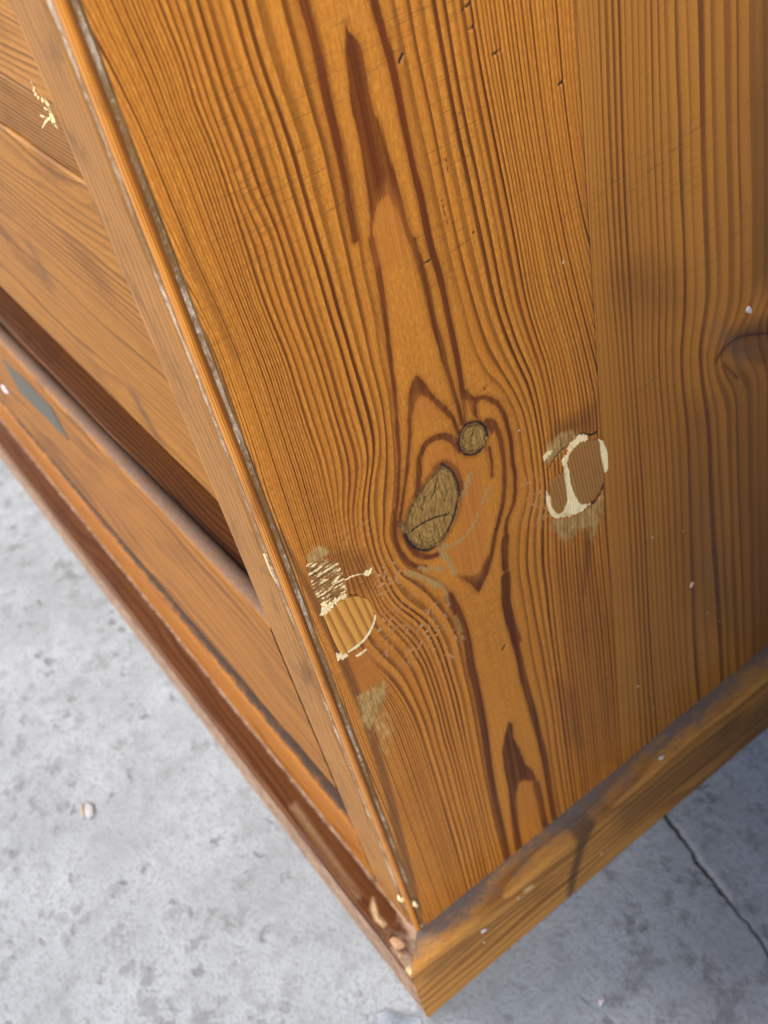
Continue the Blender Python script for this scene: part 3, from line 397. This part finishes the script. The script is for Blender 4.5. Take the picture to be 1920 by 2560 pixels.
X = np.zeros_like(YY)-0.06 - 0.12*np.clip((0.5-yt[None])/0.5, 0, 1)
me = grid_mesh("side_board", np.stack([X, YY, ZZ], -1)/1000, len(yt), len(zz))
for nme in ('tan', 'blk', 'knot', 'cream'): setattr_f(me, nme, zeros9)
setattr_f(me, 'dark', dark2)
for nme in ('torn', 'putty', 'red', 'speck'): setattr_f(me, nme, p.new(0))
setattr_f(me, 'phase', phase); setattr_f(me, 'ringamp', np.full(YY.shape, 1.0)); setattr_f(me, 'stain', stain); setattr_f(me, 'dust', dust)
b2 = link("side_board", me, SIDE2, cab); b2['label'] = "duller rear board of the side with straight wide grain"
zz = zz_b

# --- wooden plugs
def plug_wood(name, freq, e, l):
    n = NT(name); y = n.xyz()[1]; z = n.xyz()[2]
    ph = n.add(n.mul(n.add(y, n.mul(z, 0.10)), freq), n.mul(n.noise(n.sc(0, 200, 20), 1, 2), 1.2))
    f = n.fr(ph); ring = n.mul(n.mr(f, 0.3, 0.85), n.mr(f, 0.93, 1.0, 1, 0)); fine = n.noise(n.sc(0, 2500, 160), 1, 3)
    col = n.mix(n.mul(ring, 0.75), n.mix(fine, e, tuple(c*0.75 for c in e)), l)
    return n.fin(col, 0.55, n.bump(n.add(fine, n.mul(ring, -.5)), 0.4, 0.0001), 0.4, 0.1)
def plug(name, poly, mat, h, label, tilt=(0, 0)):
    bm = bmesh.new(); pts = smooth_path(list(poly)+[poly[0]], 4)[:-1]; c = np.mean(pts, 0)
    lo = []; hi = []; inr = []
    for y, z in pts:
        hh = h+tilt[0]*(y-c[0])+tilt[1]*(z-c[1])
        lo.append(bm.verts.new((-0.0010, y/1000, z/1000))); hi.append(bm.verts.new(((hh-0.06)/1000, y/1000, z/1000)))
        d = np.array([y, z])-c; q = np.array([y, z])-d/np.linalg.norm(d)*0.25
        inr.append(bm.verts.new((hh/1000, q[0]/1000, q[1]/1000)))
    m = len(pts)
    for i in range(m):
        j = (i+1) % m; bm.faces.new((lo[i], lo[j], hi[j], hi[i])); bm.faces.new((hi[i], hi[j], inr[j], inr[i]))
    bm.faces.new(inr); bmesh.ops.recalc_face_normals(bm, faces=bm.faces)
    me = bpy.data.meshes.new(name); bm.to_mesh(me); bm.free(); o = link(name, me, mat, b1, smooth=False); o['label'] = label; return o
PW1 = plug_wood("plug_light", 520, (0.66, 0.315, 0.060), (0.24, 0.085, 0.016)); PW2 = plug_wood("plug_brown", 1150, (0.40, 0.190, 0.048), (0.17, 0.066, 0.015))
cl = [(max(y, 3.55), z) for y, z in PLUGL]
plug("plug", cl, PW1, 0.22, "light wooden plug cut off by the edge bead", (0.004, 0.004))
def filler():
    n = NT("cream_filler"); a = n.noise(n.sc(1, 700, 1500), 1, 4, .7); c = n.noise(n.sc(1, 240, 300), 1, 3)
    col = n.mix(a, (0.62, 0.45, 0.20), (0.95, 0.84, 0.56)); col = n.mix(n.mul(n.mr(c, .55, .7), .6), col, (0.36, 0.21, 0.08))
    return n.fin(col, .9, n.bump(a, .8, .00025), .3)
FILL = filler()
def rag_outline(pts, amp, k):
    pts = smooth_path(list(pts)+[pts[0]], k)[:-1]; out = []
    for i, q in enumerate(pts):
        a = np.array(pts[i-1]); b = np.array(pts[(i+1) % len(pts)]); t = b-a; nn = np.array([-t[1], t[0]])/max(np.hypot(*t), 1e-6)
        out.append(tuple(np.array(q)+nn*rng.normal(0, amp)*rng.choice([.5, 1, 1.8])))
    return out
def crust(poly, h, amp=.13, k=9):
    """thin ragged crust of filler standing a little proud of the board"""
    o_ = rag_outline(poly, amp, k); bm = bmesh.new(); c = np.mean(o_, 0); m = len(o_)
    lo = [bm.verts.new((-.0006, y/1000, z/1000)) for y, z in o_]
    hi = [bm.verts.new(((h*rng.uniform(.35, 1.0))/1000, y/1000, z/1000)) for y, z in o_]
    for i in range(m): bm.faces.new((lo[i], lo[(i+1) % m], hi[(i+1) % m], hi[i]))
    fc = bm.faces.new(hi); bmesh.ops.triangulate(bm, faces=[fc]); bmesh.ops.recalc_face_normals(bm, faces=bm.faces)
    me = bpy.data.meshes.new("filler"); bm.to_mesh(me); bm.free(); return link("filler", me, FILL, b1, smooth=False)
def ribbon(pts, w):
    pts = smooth_path(pts, 5); L = []; Rr = []
    for i, q in enumerate(pts):
        a = np.array(pts[max(i-1, 0)]); b = np.array(pts[min(i+1, len(pts)-1)]); t = b-a; nn = np.array([-t[1], t[0]])/np.hypot(*t)
        ww = w*.5*(0.35+0.65*math.sin(math.pi*(i+.6)/(len(pts)+.2)))*rng.uniform(.55, 1.25)
        L.append(tuple(np.array(q)+nn*ww)); Rr.append(tuple(np.array(q)-nn*ww))
    return L+Rr[::-1]
for s_ in CREAM: crust(s_, .34, .17)
for w_, s_ in CRSTROKE: crust(ribbon(s_, w_), .2, .05, 2)
plug("plug", rag_outline(WOODR, .05, 3), PW2, 0.42, "brown wooden plug ringed with cream filler"); plug("plug", rag_outline(WOODR2, .06, 3), PW2, 0.38, "broken off slice of the brown plug")

# --- corner: front edge of the board with a bead between two quirks
BEAD = side_wood("pine_bead")
def bead_wood():
    n = NT("pine_corner_edge")
    u = n.at('prof'); z = n.xyz()[2]
    wob = n.noise(n.sc(0, 0, 24), 1, 2)
    fine = n.noise(n.sc(1500, 1500, 40), 1, 3); fib = n.noise(n.sc(2200, 2200, 900), 1, 3, .7)
    ph = n.add(n.mul(u, 2.1), n.mul(n.noise(n.sc(50, 50, 8), 1, 2), 2.0)); f = n.fr(ph)
    ring = n.mul(n.mr(f, .35, .85), n.mr(f, .92, 1, 1, 0))
    big = n.noise(n.sc(30, 30, 26), 1, 3)
    bead = n.at('isbead')
    ring = n.mul(ring, n.mr(n.noise(n.sc(900, 900, 30), 1, 2), .3, .6, .45, 1)); col_b = n.mix(n.mul(ring, .85), n.mix(big, (0.60, 0.250, 0.034), (0.46, 0.165, 0.022)), (0.115, 0.030, 0.006))
    ph2 = n.add(n.mul(u, .45), n.mul(n.noise(n.sc(60, 60, 14), 1, 3), 6.0)); f2 = n.fr(ph2); r2 = n.mul(n.mr(f2, .3, .85), n.mr(f2, .9, 1, 1, 0))
    col_f = n.mix(n.mul(r2, .45), n.mix(big, (0.34, 0.160, 0.042), (0.21, 0.092, 0.022)), (0.085, 0.034, 0.010))
    col_b = n.mix(n.mul(n.at('bead_shade'), .75), col_b, (0.24, 0.062, 0.012)); blot = n.mr(n.noise(n.sc(160, 160, 42, off=(3, 1, 0)), 1, 4, .65), .50, .68); col_b = n.mix(n.mul(blot, .55), col_b, (0.17, 0.060, 0.014)); col = n.mix(bead, col_f, col_b)
    worn = n.mul(n.at('arris'), n.mr(n.noise(n.sc(300, 300, 55), 1, 3), .42, .60)); col = n.mix(n.mul(worn, .55), col, (0.40, 0.16, 0.05)); smud = n.mul(n.mr(n.noise(n.sc(90, 90, 60, off=(1, 0, 0)), 1, 4, .65), .5, .7), n.sub(1.0, bead)); col = n.mix(n.mul(smud, .6), col, (0.060, 0.034, 0.013))
    dm = n.mr(n.add(n.at('dust'), n.mul(n.sub(n.noise(n.sc(500, 500, 160), 1, 4, .7), .5), 1.1)), .35, .8)
    paler = n.mr(n.noise(n.sc(40, 40, 45, off=(0, 0, 3)), 1, 3), .4, .6)  # groove dust turns paler in random stretches
    dc = n.mix(n.mul(paler, n.mr(n.at('prof'), 17, 19, .25, 1.0)), (0.20, 0.115, 0.045), (0.40, 0.31, 0.225)); dc = n.mix(n.mul(n.mr(fib, .54, .70), n.mr(paler, 0, 1, .35, 1)), dc, (0.72, 0.62, 0.50)); dc = n.mix(n.mul(n.mr(fib, .38, .28), .6), dc, (0.09, 0.06, 0.03))
    brk = n.mr(n.add(n.noise(n.sc(55, 55, 70, off=(0, 4, 8)), 1, 4, .7), n.mul(n.sub(fib, .5), .35)), .40, .56, .22, 1.0); dm = n.mul(dm, brk)
    col = n.mix(n.mul(n.at('dust'), .7), col, (0.110, 0.052, 0.016)); col = n.mix(dm, col, dc)
    gm_ = n.mul(n.at('grime'), n.mr(n.noise(n.sc(400, 400, 90, off=(2, 2, 2)), 1, 4, .7), .38, .6)); col = n.mix(n.mul(gm_, .85), col, (0.040, 0.022, 0.010))
    h = n.add(n.mul(ring, -.4), n.add(n.mul(fine, .5), n.mul(n.mul(dm, fib), 2.6)))
    return n.fin(col, n.mix(dm, n.mix(bead, (.62,)*3, (.46,)*3), (.62,)*3), n.bump(h, .6, .00018), .26, n.mul(bead, n.mr(dm, 0, 1, .3, .1)), .22)
prof = [(-19.5, 14.0), (-19.5, 0.5), (-19.35, 0.15), (-19.0, 0.0)] + [(x, 0.0) for x in np.linspace(-17, -4.5, 8)] + [(-4.15, 0.05), (-3.95, 0.2), (-3.7, 0.42), (-3.3, 0.5), (-2.9, 0.55), (-2.5, 0.62), (-2.15, 0.85)]
prof += [(-0.98+0.98*math.cos(a), 1.37+0.98*math.sin(a)) for a in np.radians(np.linspace(195, 400, 18))]
prof += [(-0.42, 2.25), (-0.50, 2.5), (-0.48, 2.8), (-0.40, 3.05), (-0.30, 3.25), (-0.255, 3.4), (-0.25, 3.5)]
prof = np.array(prof); npf = len(prof)
arc = np.concatenate([[0], np.cumsum(np.hypot(*np.diff(prof, axis=0).T))])
zc = np.concatenate([np.arange(29.3, 300, 0.4), np.linspace(301, 520, 20)])
wob = np.cumsum(rng.normal(0, 1, (len(zc), 3)), 0); 
def lowpass(a, s):
    k = np.exp(-0.5*(np.arange(-3*s, 3*s+1)/s)**2); k /= k.sum()
    return np.stack([np.convolve(np.pad(a[:, i], 3*s, mode='edge'), k, 'valid') for i in range(a.shape[1])], 1)
wv = lowpass(rng.normal(0, 1, (len(zc), npf)), 5)*1.2
V = np.zeros((len(zc), npf, 3)); isb = ((prof[:, 0] > -2.1) & (prof[:, 1] < 2.24)).astype(float)
q1 = np.exp(-((prof[:, 0]+3.05)/0.75)**4)*(prof[:, 0] < -2.05)*(prof[:, 0] > -4.3); q2 = np.exp(-((prof[:, 1]-2.75)/0.52)**4)*(prof[:, 0] > -.9)
ar = np.exp(-((arc-arc[3])/1.2)**2)+np.exp(-((prof[:, 0]+3.6)/.5)**2)*(prof[:, 1] < .3)
amt = 0.05+0.14*(q1+q2)
amt[-1] = 0.0; amt[:2] = 0
V[..., 0] = prof[None, :, 0] + wv*amt*0.7 ; V[..., 1] = prof[None, :, 1] + wv*amt*0.8; V[..., 2] = zc[:, None]
fillr = np.clip(lowpass(rng.normal(0, 1, (len(zc), 1)), 14)[:, 0]*2.2+0.35, 0, 1)      # packed dirt makes the quirks shallower here and there
V[..., 1] -= q1[None]*fillr[:, None]*0.22; V[..., 0] += q2[None]*fillr[:, None]*0.2
me = grid_mesh("corner_edge", V/1000, npf, len(zc))
setattr_f(me, 'prof', np.repeat(arc[None], len(zc), 0)); setattr_f(me, 'isbead', np.repeat(isb[None], len(zc), 0)); bead_shade = np.clip((arc-(arc[isb > 0].max()-1.15))/0.9, 0, 1)*isb; gr = np.exp(-((arc-arc[np.argmax(isb)]+.05)/.28)**2)+.9*np.exp(-((prof[:, 1]-3.28)/.16)**2)*(prof[:, 0] > -1); setattr_f(me, 'grime', np.repeat(gr[None], len(zc), 0)); setattr_f(me, 'bead_shade', np.repeat(bead_shade[None], len(zc), 0)); setattr_f(me, 'arris', np.repeat(ar[None], len(zc), 0))  # bead side towards the panel has its shade put into the colour
setattr_f(me, 'dust', np.clip((q1+q2)[None]*(0.75+0.35*fillr[:, None]), 0, 1))
ce = link("corner_edge", me, bead_wood(), cab); ce['label'] = "front edge with a narrow orange bead between two dirty grooves"
INNER = plain_wood("pine_inside", 1, 260, (0.10, 0.036, 0.009), (0.03, 0.009, 0.002), 0, contrast=.9, seed=3)
box("side_core", (-0.0192, 0.004, 0.0296), (-0.0014, 0.398, 0.5195), INNER, cab)

# --- plinth
PLS = plain_wood("pine_plinth_side", 2, 210, (0.50, 0.240, 0.058), (0.130, 0.046, 0.011), 1, contrast=.75, seed=1.3, coat=.1, dustcol=(0.125, 0.098, 0.084))
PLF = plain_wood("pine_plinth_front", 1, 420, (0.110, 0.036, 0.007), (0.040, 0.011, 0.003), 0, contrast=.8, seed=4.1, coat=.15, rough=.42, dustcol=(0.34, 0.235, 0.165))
H = 29.5; O = 8.8
pp = [(-1.5, H), (0.2, H)] + [(x, H) for x in np.linspace(1.2, O-1.9, 8)] + [(O-1.3+1.3*math.sin(a), H-1.3+1.3*math.cos(a)) for a in np.radians(np.linspace(0, 90, 7))] + [(O, z) for z in np.linspace(H-2.2, 1.0, 34)] + [(O-.12, .35), (O-.4, 0.0)]
pp = np.array(pp); npp = len(pp)
tl = np.unique(np.concatenate([np.linspace(0, 150, 300), np.linspace(150, 410, 30)]))
V = np.zeros((len(tl), npp, 3)); V[..., 0] = pp[None, :, 0]; V[..., 2] = pp[None, :, 1]
V[..., 1] = -pp[None, :, 0] + tl[:, None]*(1+pp[None, :, 0]/410.0)
V[..., 0] += lowpass(rng.normal(0, 1, (len(tl), npp)), 4)*0.10; V[..., 2] += lowpass(rng.normal(0, 1, (len(tl), npp)), 4)*0.06
me = grid_mesh("side_plinth", V/1000, npp, len(tl), flip=True)
ps = Painter(V[..., 1], V[..., 2]); st = ps.new(0); pa = ps.new(0)
for a in PLSTAIN: ps.soft(st, *a)
for a in PLPALE: ps.soft(pa, *a)
top = np.clip((V[..., 2]-(H-1.0))/0.9, 0, 1)
setattr_f(me, 'stain', st); setattr_f(me, 'pale', pa); setattr_f(me, 'dust', top*np.clip(1.05-0.09*V[..., 0], .35, 1)*(0.85+0.15*np.sin(V[..., 1]*.13)))
link("side_plinth", me, PLS, cab)
tf = np.unique(np.concatenate([np.linspace(0, 420, 640), np.linspace(420, 620, 14)]))
V = np.zeros((len(tf), npp, 3)); V[..., 1] = -pp[None, :, 0]; V[..., 2] = pp[None, :, 1]; V[..., 0] = pp[None, :, 0] - tf[:, None]*(1+pp[None, :, 0]/620.0)
V[..., 1] += lowpass(rng.normal(0, 1, (len(tf), npp)), 5)*0.16; V[..., 2] += lowpass(rng.normal(0, 1, (len(tf), npp)), 5)*0.10
ps = Painter(V[..., 0], V[..., 1]); pa = ps.new(0)
for st_, fe, s in CHIPS: ps.soft(pa, st_, fe, s)
V[..., 2] -= (pa.reshape(V.shape[:2])*0.5)*(V[..., 2] > H-3)
me = grid_mesh("front_plinth", V/1000, npp, len(tf))
top = np.clip((V[..., 2]-(H-1.0))/0.9, 0, 1); inner = 0.62*np.clip(1.15+V[..., 1]/1.3, 0, 1)
face = np.clip((H-1.2-V[..., 2])/1.5, 0, 1)
setattr_f(me, 'stain', np.zeros(V.shape[:2])); setattr_f(me, 'pale', pa*(V[..., 2] > H-3).ravel()); setattr_f(me, 'dust', np.clip(top*inner*1.1 + 0.62*face + 0.0*top + top*np.clip(1+V[..., 0]/14, 0, 1)*.6, 0, 1))
link("front_plinth", me, PLF, cab)

# --- front: bottom rail, drawer, rail above, boards above
def slab(name, x0, x1, y0, y1, z0, z1, mat, parent, r=1.2, tilt=0.0, step=1.5, paint=None, dust_top=0.6):
    """horizontal front board with rounded edges; cross-section swept along x"""
    cs = [(y1, z0), (y0+r, z0)] + [(y0+r-r*math.sin(a), z0+r-r*math.cos(a)) for a in np.radians(np.linspace(0, 90, 6))][1:]
    cs += [(y0, z) for z in np.linspace(z0+r, z1-r, max(3, int((z1-z0)/2)))[1:]] + [(y0+r-r*math.cos(a), z1-r+r*math.sin(a)) for a in np.radians(np.linspace(0, 90, 6))][1:] + [(y1, z1), (y1, z0)]
    cs = np.array(cs); xs = np.unique(np.concatenate([np.linspace(x1, max(x0, x1-340), int(min(340, x1-x0)/step)), np.linspace(max(x0, x1-340), x0, 8)]))
    V = np.zeros((len(xs), len(cs), 3)); V[..., 0] = xs[:, None]; V[..., 1] = cs[None, :, 0]; V[..., 2] = cs[None, :, 1]
    V[..., 1] += lowpass(rng.normal(0, 1, (len(xs), len(cs))), 6)*0.06*(V[..., 1] < y1-.1); V[..., 2] += tilt*(xs[:, None]-x1)
    me = grid_mesh(name, V/1000, len(cs), len(xs))
    ps = Painter(V[..., 0], V[..., 2]); st = ps.new(0); pa = ps.new(0)
    if paint: 
        for k, a in paint: ps.soft(st if k == 's' else pa, *a)
    d = np.clip((V[..., 2]-tilt*(xs[:, None]-x1)-(z1-r*.8))/(r*.8), 0, 1)*dust_top
    setattr_f(me, 'stain', st); setattr_f(me, 'pale', pa); setattr_f(me, 'dust', d); return link(name, me, mat, parent)
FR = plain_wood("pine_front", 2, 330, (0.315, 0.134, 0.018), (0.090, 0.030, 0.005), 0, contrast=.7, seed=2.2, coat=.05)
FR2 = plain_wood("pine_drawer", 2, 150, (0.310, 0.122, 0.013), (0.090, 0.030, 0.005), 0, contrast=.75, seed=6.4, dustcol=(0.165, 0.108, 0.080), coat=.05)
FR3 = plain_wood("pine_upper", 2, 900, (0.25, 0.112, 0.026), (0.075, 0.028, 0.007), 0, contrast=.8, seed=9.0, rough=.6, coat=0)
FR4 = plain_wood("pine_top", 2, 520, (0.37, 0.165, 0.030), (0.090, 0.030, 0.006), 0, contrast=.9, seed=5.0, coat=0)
slab("bottom_rail", -610, -19.6, 0.0, 14.9, 29.6, 59.8, plain_wood("pine_bottom_rail", 2, 240, (0.36, 0.138, 0.018), (0.13, 0.036, 0.006), 0, contrast=.7, seed=8.1, coat=.05, dustcol=(0.060, 0.040, 0.030)), cab, 2.2, 0, dust_top=.9)  # dark dustcol puts the shade of the groove into the rail's top colour
box("drawer_divider", (-0.61, 0.0150, 0.0300), (-0.0197, 0.0303, 0.0790), INNER, cab)
drw = slab("drawer_front", -610, -20.1, 0.0, 4.6, 80.0, 149.0, FR2, cab, 1.6, 0.045, dust_top=.85)
slab("front_rail", -610, -19.7, 8.0, 30.0, 161.5, 242.6, FR, cab, .8, 0, paint=[('s', a) for a in RAILKNOTS], dust_top=.2)
slab("front_board", -610, -19.7, 8.6, 30.0, 242.9, 256.9, FR3, cab, .5, 0, step=3, dust_top=.2)
slab("front_board", -610, -19.7, 8.4, 30.0, 257.1, 519.0, FR4, cab, .5, 0, step=3, dust_top=0)
box("inner_shelf", (-0.61, 0.0049, 0.1400), (-0.0197, 0.030, 0.1450), plain_wood("pine_shelf", 1, 700, (0.105, 0.034, 0.007), (0.022, 0.006, 0.002), 0, contrast=.95, seed=1.9, coat=0), cab)
box("inner_back", (-0.61, 0.0305, 0.0300), (-0.0198, 0.398, 0.519), INNER, cab)

# dark plate let into the drawer front
def metal():
    n = NT("dull_plate"); a = n.noise(n.sc(60, 60, 400), 1, 4, .6)
    return n.fin(n.mix(a, (0.045, 0.045, 0.034), (0.085, 0.082, 0.064)), .6, n.bump(a, .3, .0002), .4)
def prism(name, pts, y0, y1, mat, parent, bev=0.00025):
    bm = bmesh.new(); f = [bm.verts.new((x/1000, y0/1000, z/1000)) for x, z in pts]; b = [bm.verts.new((x/1000, y1/1000, z/1000)) for x, z in pts]
    m = len(pts); bm.faces.new(f); bm.faces.new(b[::-1])
    for i in range(m): bm.faces.new((f[i], b[i], b[(i+1) % m], f[(i+1) % m]))
    bmesh.ops.recalc_face_normals(bm, faces=bm.faces); bmesh.ops.bevel(bm, geom=list(bm.edges), offset=bev, segments=2, affect='EDGES')
    me = bpy.data.meshes.new(name); bm.to_mesh(me); bm.free(); return link(name, me, mat, parent, smooth=False)
prism("inset_plate", PLATE, -0.28, 1.0, metal(), drw)

# torn splinters hanging from the front edge
PALE = simple("raw_wood", (0.74, 0.56, 0.30))
def strip(bm, path, w, th=0.12):
    """tapering flat fibre along a 3-D path (mm)"""
    path = [Vector(q) for q in path]; prev = None
    for i, q in enumerate(path):
        t = (path[min(i+1, len(path)-1)]-path[max(i-1, 0)]).normalized(); s = t.cross(Vector((0.6, -0.5, 0.3))).normalized(); nrm = t.cross(s).normalized()
        k = w*(1-0.75*i/(len(path)-1))
        ring = [bm.verts.new((q+s*a*k*.5+nrm*b*th*.5)/1000) for a, b in ((-1, -1), (1, -1), (1, 1), (-1, 1))]
        if prev:
            for j in range(4): bm.faces.new((prev[j], prev[(j+1) % 4], ring[(j+1) % 4], ring[j]))
        else: bm.faces.new(ring[::-1])
        prev = ring
    bm.faces.new(prev)
def fibres(name, paths, mat, parent=None, w=.5):
    bm = bmesh.new()
    for pth in paths: strip(bm, pth, w)
    bmesh.ops.recalc_face_normals(bm, faces=bm.faces)
    me = bpy.data.meshes.new(name); bm.to_mesh(me); bm.free(); return link(name, me, mat, parent, smooth=False)
for q in SPLINTERS: fibres("splinter", [q[1]], PALE, ce, q[0])

def lump(name, label, cat, pos, size, col, seed=0, group=None, rot=(0, 0, 0), parent=None, rough=.7):
    """small irregular crumb, chip or fleck lying on a surface"""
    r = random.Random(seed); bm = bmesh.new(); bmesh.ops.create_icosphere(bm, subdivisions=2, radius=0.5)
    dirs = [(Vector((r.gauss(0, 1), r.gauss(0, 1), r.gauss(0, 1))).normalized(), r.uniform(-.55, .35)) for _ in range(14)]
    for v in bm.verts:
        n_ = v.co.normalized(); k = 1+sum(a*max(0, n_.dot(d))**4 for d, a in dirs); v.co = v.co*k
        v.co += Vector((r.uniform(-.05, .05), r.uniform(-.07, .07), 0)); v.co.z += 0.5*v.co.x*v.co.x
    me = bpy.data.meshes.new(name)
    for v in bm.verts: v.co = Vector((v.co.x*size[0], v.co.y*size[1], v.co.z*size[2]))/1000
    bm.to_mesh(me); bm.free(); o = link(name, me, col if not isinstance(col, tuple) else simple(name, col, rough), parent, smooth=False)
    o.location = Vector(pos)/1000; o.rotation_euler = rot
    if parent: o['label'] = label
    else: tag(o, label, cat, group)
    return o
WHITE = simple("white_fleck", (0.55, 0.50, 0.50), .6); CREAMM = simple("cream_chip", (0.80, 0.62, 0.36), .8)
# scrap of clear plastic at the foot of the corner
def plastic():
    n = NT("milky_plastic"); n.b.inputs['Transmission Weight'].default_value = .9; n.b.inputs['IOR'].default_value = 1.3
    return n.fin((0.80, 0.86, 0.93), .22, n.bump(n.noise(n.pos(), 260, 3), .3, .0006), .5)
us = np.linspace(-1, 1, 41); vs_ = np.linspace(0, 1, 31); U, W = np.meshgrid(us, vs_)
top = 1-0.35*U**2-0.10*np.sin(5*U)-.12*(U > .55)*(U-.55)*4
PX = 3.0+U*8.2+W*2.0; PY = -30.5+W*top*15.0; PZ = 0.45+2.6*(W*top)**2*(0.55+0.45*np.cos(2.6*U))+0.5*np.sin(6*W+3*U)
# laid along the view of the corner: turn the scrap so that its free edge leans on the plinth
ang = math.radians(-22); CX, CY = PX-3, PY+18
Vp = np.stack([7.6+CX*math.cos(ang)-CY*math.sin(ang), -14.3+CX*math.sin(ang)+CY*math.cos(ang), PZ], -1)/1000
o = link("plastic_scrap", grid_mesh("plastic_scrap", Vp, 41, 31), plastic()); sm = o.modifiers.new("thick", 'SOLIDIFY'); sm.thickness = 0.00035
tag(o, "scrap of milky clear plastic on the concrete at the foot of the cabinet corner", "plastic scrap")
ch = simple("pale_paint", (0.36, 0.36, 0.36), .85)
o = lump("paint_flake", "chalky white flake with a tan edge lying alone on the concrete", "flake", (-130.5, -60, .9), (7, 4, .6), ch, 3, rot=(0, 0, math.radians(-18)))
o2 = lump("tan_edge", "tan torn edge of the flake", "", (0, 0, 0), (6, 1.4, .8), (0.36, 0.27, 0.18), 5, parent=o); o2.location = (-.0009, -.0024, 0.0001)
lump("wood_chip", "square brown wood chip on the plinth ledge at the corner", "wood chip", (-1.2, -5.8, 30.4), (5.0, 4.0, 2.4), (0.36, 0.20, 0.10), 21, rot=(.2, .1, .5))
lump("cream_crumb", "pale cream crumb stuck in the left groove above the plinth", "crumb", (-2.2, 0.2, 46.5), (1.6, 1.5, 4.2), CREAMM, 31, "cream crumbs low on the corner bead", (0, .1, 0))
lump("cream_crumb", "pale cream crumb stuck in the right groove above the plinth", "crumb", (-.1, 2.9, 43.6), (1.5, 1.8, 4.4), CREAMM, 32, "cream crumbs low on the corner bead", (.1, 0, 0))
lump("cream_crumb", "dirty white crumb at the very foot of the bead", "crumb", (-1.0, 1.6, 30.8), (2.6, 2.6, 2.2), (0.62, 0.58, 0.52), 33, "cream crumbs low on the corner bead")
G = "flecks of sawdust stuck on the wood"
lump("sawdust_fleck", "bright white fleck on the rear board right of the patched plug", "fleck", (0.15, 130.2, 169.4), (.6, 1.6, 3.2), WHITE, 41, G, (.5, 0, 0))
lump("sawdust_fleck", "pinkish white fleck on the side plinth face near the corner", "fleck", (8.95, 16.2, 22.2), (.6, 2.0, 3.0), WHITE, 42, G, (.3, 0, 0))
lump("sawdust_fleck", "white fleck on the dusty plinth ledge under the rear board", "fleck", (6.5, 91, 29.9), (1.4, 2.2, .6), WHITE, 43, G)
lump("sawdust_fleck", "tan fleck low on the rear board, brightest of its group", "fleck", (0.1, 111.5, 88.2), (.7, 2.2, 2.2), (0.62, 0.46, 0.34), 44, G)
lump("sawdust_fleck", "white fleck on the floor in front of the side plinth", "fleck", (37.5, 33.3, .5), (1.8, 3.6, .8), WHITE, 45, G, (0, 0, .5))
lump("sawdust_fleck", "lilac white fleck at the left end of the drawer's lower edge", "fleck", (-262, -.2, 93), (7, 1.2, 4.5), (0.78, 0.68, 0.74), 46, G)
sm_spots = [(118, 70), (104, 51), (97, 118), (108, 112), (123, 62), (112, 58), (89, 62), (95, 45), (76, 210), (60, 178)]
SPOT = ["tiny dull fleck on the rear board, higher of the pair right of the seam", "tiny dull fleck on the rear board just above the dusty ledge", "tiny dull fleck on the rear board level with the big knot's bottom", "tiny dull fleck on the rear board, topmost under the dark knot",
        "tiny dull fleck on the rear board, rightmost of the lower ones", "tiny dull fleck on the rear board beside the brightest tan fleck", "tiny dull fleck on the rear board closest to the seam near the base", "tiny dull fleck on the rear board, lowest of all by the ledge",
        "tiny pale fleck on the front board high above the right plug", "tiny pale fleck on the front board right of the big knot"]
SPK = simple("dull_fleck", (0.36, 0.25, 0.17), .7)
for i, (y, z) in enumerate(sm_spots):
    lump("sawdust_fleck", SPOT[i], "fleck", (0.05, y, z), (.4, random.uniform(.5, .9), random.uniform(.5, 1.0)), SPK, 60+i, "tiny dull flecks on the side boards")
for i in range(3):
    y, z = [(15.5, 16.0), (30.0, 24.0), (62, 10)][i]
    lump("sawdust_fleck", ["tiny tan crumb on the side plinth face nearest the front corner", "tiny tan crumb on the side plinth face just below the ledge", "tiny tan crumb low on the side plinth face right of the dark stain"][i], "fleck", (8.9, y, z), (.5, 1.6, 1.4), SPK, 80+i, "tiny crumbs on the side plinth")
